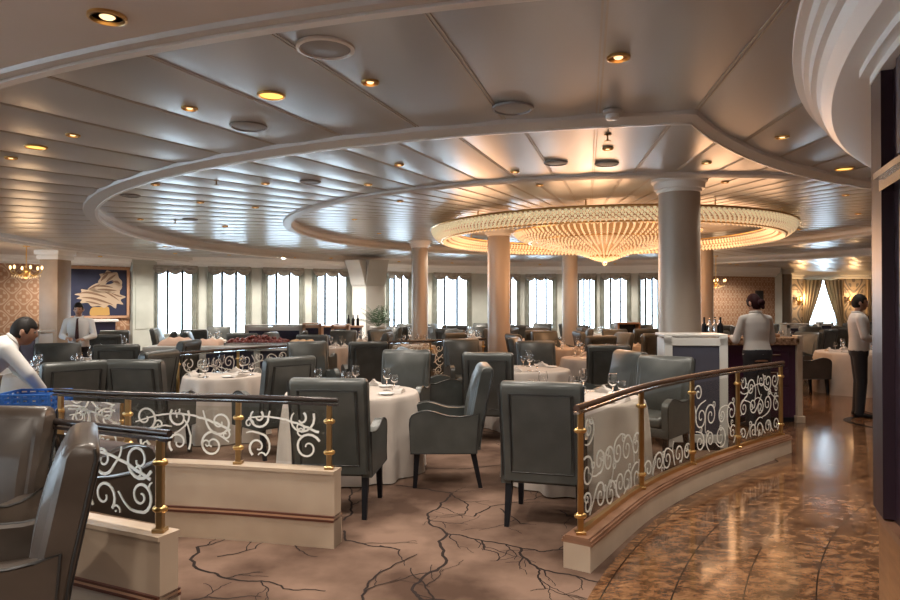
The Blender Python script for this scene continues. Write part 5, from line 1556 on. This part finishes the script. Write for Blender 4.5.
def person(loc, rz, scale, label, female, bend, arms, legs, head_turn, head_tilt, skin, hair, hair_style, top_mat, tail, tie=None, spectacles=False, top_low=0.93, curl=0.6, neck_fwd=0.0):
    """arms: {side: (elbow, wrist, hand direction, palm normal)} in the local frame; bend: trunk angle forward at the hips"""
    rows = ROWS_W if female else ROWS_M
    hip = Vector((0, 0, 0.92))
    def up(p):                                       # bend everything above the hips forward, easing in over the waist
        p = Vector(p); k = min(1, max(0, (p.z - 0.88) / 0.22)); a = -bend * k
        q = p - hip; return hip + Vector((q.x, q.y * cos(a) - q.z * sin(a), q.y * sin(a) + q.z * cos(a)))
    nk = up((0, -0.012, 1.45)); base = up((0, -0.012, 1.38)); nd = (nk - base).normalized()
    hc = nk + nd * 0.10 + Vector((0, 0.02 + neck_fwd, 0.03 if not female else 0.025)); 
    if not bend: hc = Vector((0, 0.018 + neck_fwd, (1.612 if not female else 1.585)))
    RH = Matrix.Rotation(head_turn, 3, 'Z') @ Matrix.Rotation(-head_tilt, 3, 'X')
    X = lambda p: hc + RH @ Vector(p)
    sh = 0.192 if not female else 0.168; shz = rows[6][0]
    body = MB(); torso(body, rows, up, -0.006)
    limb(body, [up((0, -0.012, rows[-1][0] - 0.05)), hc + RH @ Vector((0, -0.012, -0.06))], [0.060, 0.052] if not female else [0.050, 0.045])
    head(body, X)
    cuffs = {}
    for s, (el, wr, hd, pn) in arms.items():
        shp = up((s * sh, -0.005, shz - 0.012))
        limb(body, [up((s * sh * 0.6, -0.005, shz)), shp, el, wr], [0.055, 0.052, 0.041, 0.027] if not female else [0.048, 0.045, 0.036, 0.024])
        hand(body, wr, hd, pn, s, curl)
        cuffs[s] = (shp, Vector(el), Vector(wr))
    for s, (kn, an, toe) in legs.items():
        limb(body, [(s * 0.085, 0, 0.90), kn, an], [0.085, 0.055, 0.036])
        limb(body, [Vector(an) - Vector((0, 0, 0.02)), Vector(toe)], [0.036, 0.028])
    me = fuse(body, 'person', M[skin], 0.0085, 4)
    root = link('person', me, None, loc, rz); root.scale = (scale,) * 3
    tag(root, label, 'person')
    # shirt or jacket: trunk and sleeves in one piece
    sm = MB(); torso(sm, [r for r in rows if r[0] >= top_low] if False else [(max(r[0], top_low), r[1], r[2], r[3]) for r in rows[1:]], up, 0.012)
    for s, (shp, el, wr) in cuffs.items():
        wr2 = el + (wr - el) * 0.93
        limb(sm, [up((s * sh * 0.6, -0.005, shz)), shp, el, wr2], [0.066, 0.064, 0.053, 0.040] if not female else [0.058, 0.056, 0.048, 0.037])
    link('shirt' if not tail else 'jacket', fuse(sm, 'shirt', M[top_mat], 0.010, 3), root)
    # collar
    cm = MB(); rr = []
    for k in range(20):
        a = 2 * pi * k / 20
        rr.append(up(Vector((0.066 * cos(a), -0.014 + 0.064 * sin(a), rows[-1][0] + 0.012 - 0.02 * max(0, sin(a))))))
    cm.tube(rr, 0.016, 6, True); cm.build('collar', M[top_mat], root)
    # trousers
    tm = MB(); torso(tm, [(0.86, rows[0][1], rows[0][2], 0), (0.93, rows[1][1], rows[1][2], 0), (0.985, rows[1][1] - 0.003, rows[1][2] - 0.002, 0)], up, 0.010)
    for s, (kn, an, toe) in legs.items():
        limb(tm, [(s * 0.085, 0, 0.90), kn, Vector(an) + Vector((0, 0.0, -0.035))], [0.098, 0.072, 0.060])
    link('trousers', fuse(tm, 'trousers', M['trouser'], 0.011, 3), root)
    for s, (kn, an, toe) in legs.items():
        b = MB(); A = Vector((an[0], an[1], 0.0)); T_ = Vector((toe[0], toe[1], 0.0)); d = (T_ - A).normalized(); n_ = Vector((-d.y, d.x, 0)); rings = []
        for q, w, h in ((-0.065, 0.026, 0.055), (-0.045, 0.036, 0.085), (0.0, 0.040, 0.095), (0.05, 0.042, 0.075), (0.11, 0.046, 0.055), (0.16, 0.042, 0.045), (0.195, 0.026, 0.035)):
            c = A + d * q; ring = []
            for j in range(12):
                a = 2 * pi * j / 12; ring.append(c + n_ * w * cos(a) + Vector((0, 0, max(0.0, h * (0.5 + 0.55 * sin(a))))))
            rings.append(ring)
        b.loft(rings); b.build('shoe', M['shoe'], root)
    hair_cap(X, hair_style).build('hair', M[hair], root)
    for s in (-1, 1):
        b = MB(); b.ellipsoid(X(Vector((s * 0.031, 0.081, 0.006))), (0.010, 0.008, 0.007), 10, 6); b.build('eye', M['eye'], root)
    b = MB(); b.tube([X(Vector((-0.022, 0.090, -0.064))), X(Vector((0, 0.095, -0.065))), X(Vector((0.022, 0.090, -0.064)))], 0.004, 6); b.build('lips', M['tie_red'], root)
    if tie:
        b = MB(); yo = rows[4][2] + 0.020
        pts = [(-0.018, 1.452), (0.018, 1.452), (0.014, 1.425), (0.034, 1.10), (0.0, 1.045), (-0.034, 1.10), (-0.014, 1.425)]
        def ty(z): return 0.058 + 0.02 if z > 1.44 else (0.098 + 0.02 if z > 1.4 else yo + 0.006)
        b.add([up((x, ty(z), z)) for x, z in pts] + [up((x, ty(z) + 0.008, z)) for x, z in pts], [tuple(range(7)), tuple(range(13, 6, -1))] + [(i, (i + 1) % 7, 7 + (i + 1) % 7, 7 + i) for i in range(7)])
        b.build('tie', M[tie], root)
    if spectacles:
        b = MB()
        for s in (-1, 1):
            b.tube([X(Vector((s * 0.032 + 0.020 * cos(q * pi / 6), 0.098, 0.006 + 0.015 * sin(q * pi / 6)))) for q in range(12)], 0.0022, 5, True)
            b.tube([X(Vector((s * 0.052, 0.096, 0.008))), X(Vector((s * 0.080, 0.0, 0.008)))], 0.0022, 5)
        b.build('spectacles', M['chrome'], root)
    return root

# standing man at the right, hands together before him
man = person((5.82, 9.55, 0.0135), fwd(0.93, -0.36), 1.0, 'standing man in white shirt, dark tie and black trousers by the doorway', False, 0.0,
       {1: ((0.235, 0.03, 1.14), (0.07, 0.235, 1.07), (-0.75, 0.35, -0.1), (-0.3, -0.9, -0.2)), -1: ((-0.235, 0.03, 1.14), (-0.07, 0.245, 1.05), (0.75, 0.35, -0.1), (0.3, -0.9, -0.2))},
       {1: ((0.095, 0.02, 0.50), (0.10, -0.01, 0.085), (0.115, 0.12, 0.03)), -1: ((-0.095, 0.02, 0.50), (-0.10, -0.01, 0.085), (-0.115, 0.12, 0.03))},
       0.0, -0.10, 'skin_dark', 'hair', 'short', 'shirt', False, 'tie', True)
# woman at the granite station, seen from behind
person((3.97, 8.66, 0.0125), fwd(-0.10, 1), 1.02, 'woman seen from behind in a pale blouse, dark red hair in a bun', True, 0.10,
       {1: ((0.245, 0.08, 1.10), (0.17, 0.28, 1.14), (-0.2, 0.95, 0.1), (-0.2, 0, -1)), -1: ((-0.25, 0.07, 1.10), (-0.19, 0.27, 1.13), (0.1, 0.95, 0.1), (0.2, 0, -1))},
       {1: ((0.09, 0.02, 0.49), (0.10, -0.01, 0.085), (0.11, 0.12, 0.03)), -1: ((-0.09, 0.02, 0.49), (-0.10, -0.01, 0.085), (-0.11, 0.12, 0.03))},
       0.25, 0.35, 'skin', 'hair_red', 'bun', 'shirt', False, None, False, 0.90)
# waiter standing at the back left, facing the camera
person((-6.37, 11.5, 0.0), fwd(0.30, -0.95), 0.945, 'standing waiter in white jacket and dark tie before the painting', False, 0.0,
       {1: ((0.26, 0.05, 1.13), (0.13, 0.27, 1.10), (-0.55, 0.7, 0.0), (-0.2, 0, -1)), -1: ((-0.26, 0.05, 1.13), (-0.13, 0.27, 1.08), (0.55, 0.7, 0.0), (0.2, 0, -1))},
       {1: ((0.095, 0.02, 0.50), (0.10, -0.01, 0.085), (0.115, 0.12, 0.03)), -1: ((-0.095, 0.02, 0.50), (-0.10, -0.01, 0.085), (-0.115, 0.12, 0.03))},
       0.0, 0.05, 'skin', 'hair', 'short', 'jacket', True, 'tie_red')
# waiter bending over the blue crate at the left edge
person((-4.05, 5.45, 0.0), fwd(0.78, 0.62), 1.0, 'waiter in white shirt bending over the blue crate at the left edge', False, 0.88,
       {1: ((0.27, 0.50, 1.02), (0.17, 0.62, 0.86), (-0.1, 0.6, -0.7), (-0.5, -0.5, -0.6)), -1: ((-0.27, 0.48, 1.02), (-0.12, 0.62, 0.86), (0.1, 0.6, -0.7), (0.5, -0.5, -0.6))},
       {1: ((0.095, 0.03, 0.50), (0.10, -0.04, 0.085), (0.115, 0.09, 0.03)), -1: ((-0.095, 0.05, 0.50), (-0.10, 0.02, 0.085), (-0.115, 0.15, 0.03))},
       -0.15, 0.2, 'skin_dark', 'hair', 'short', 'shirt', False, None)
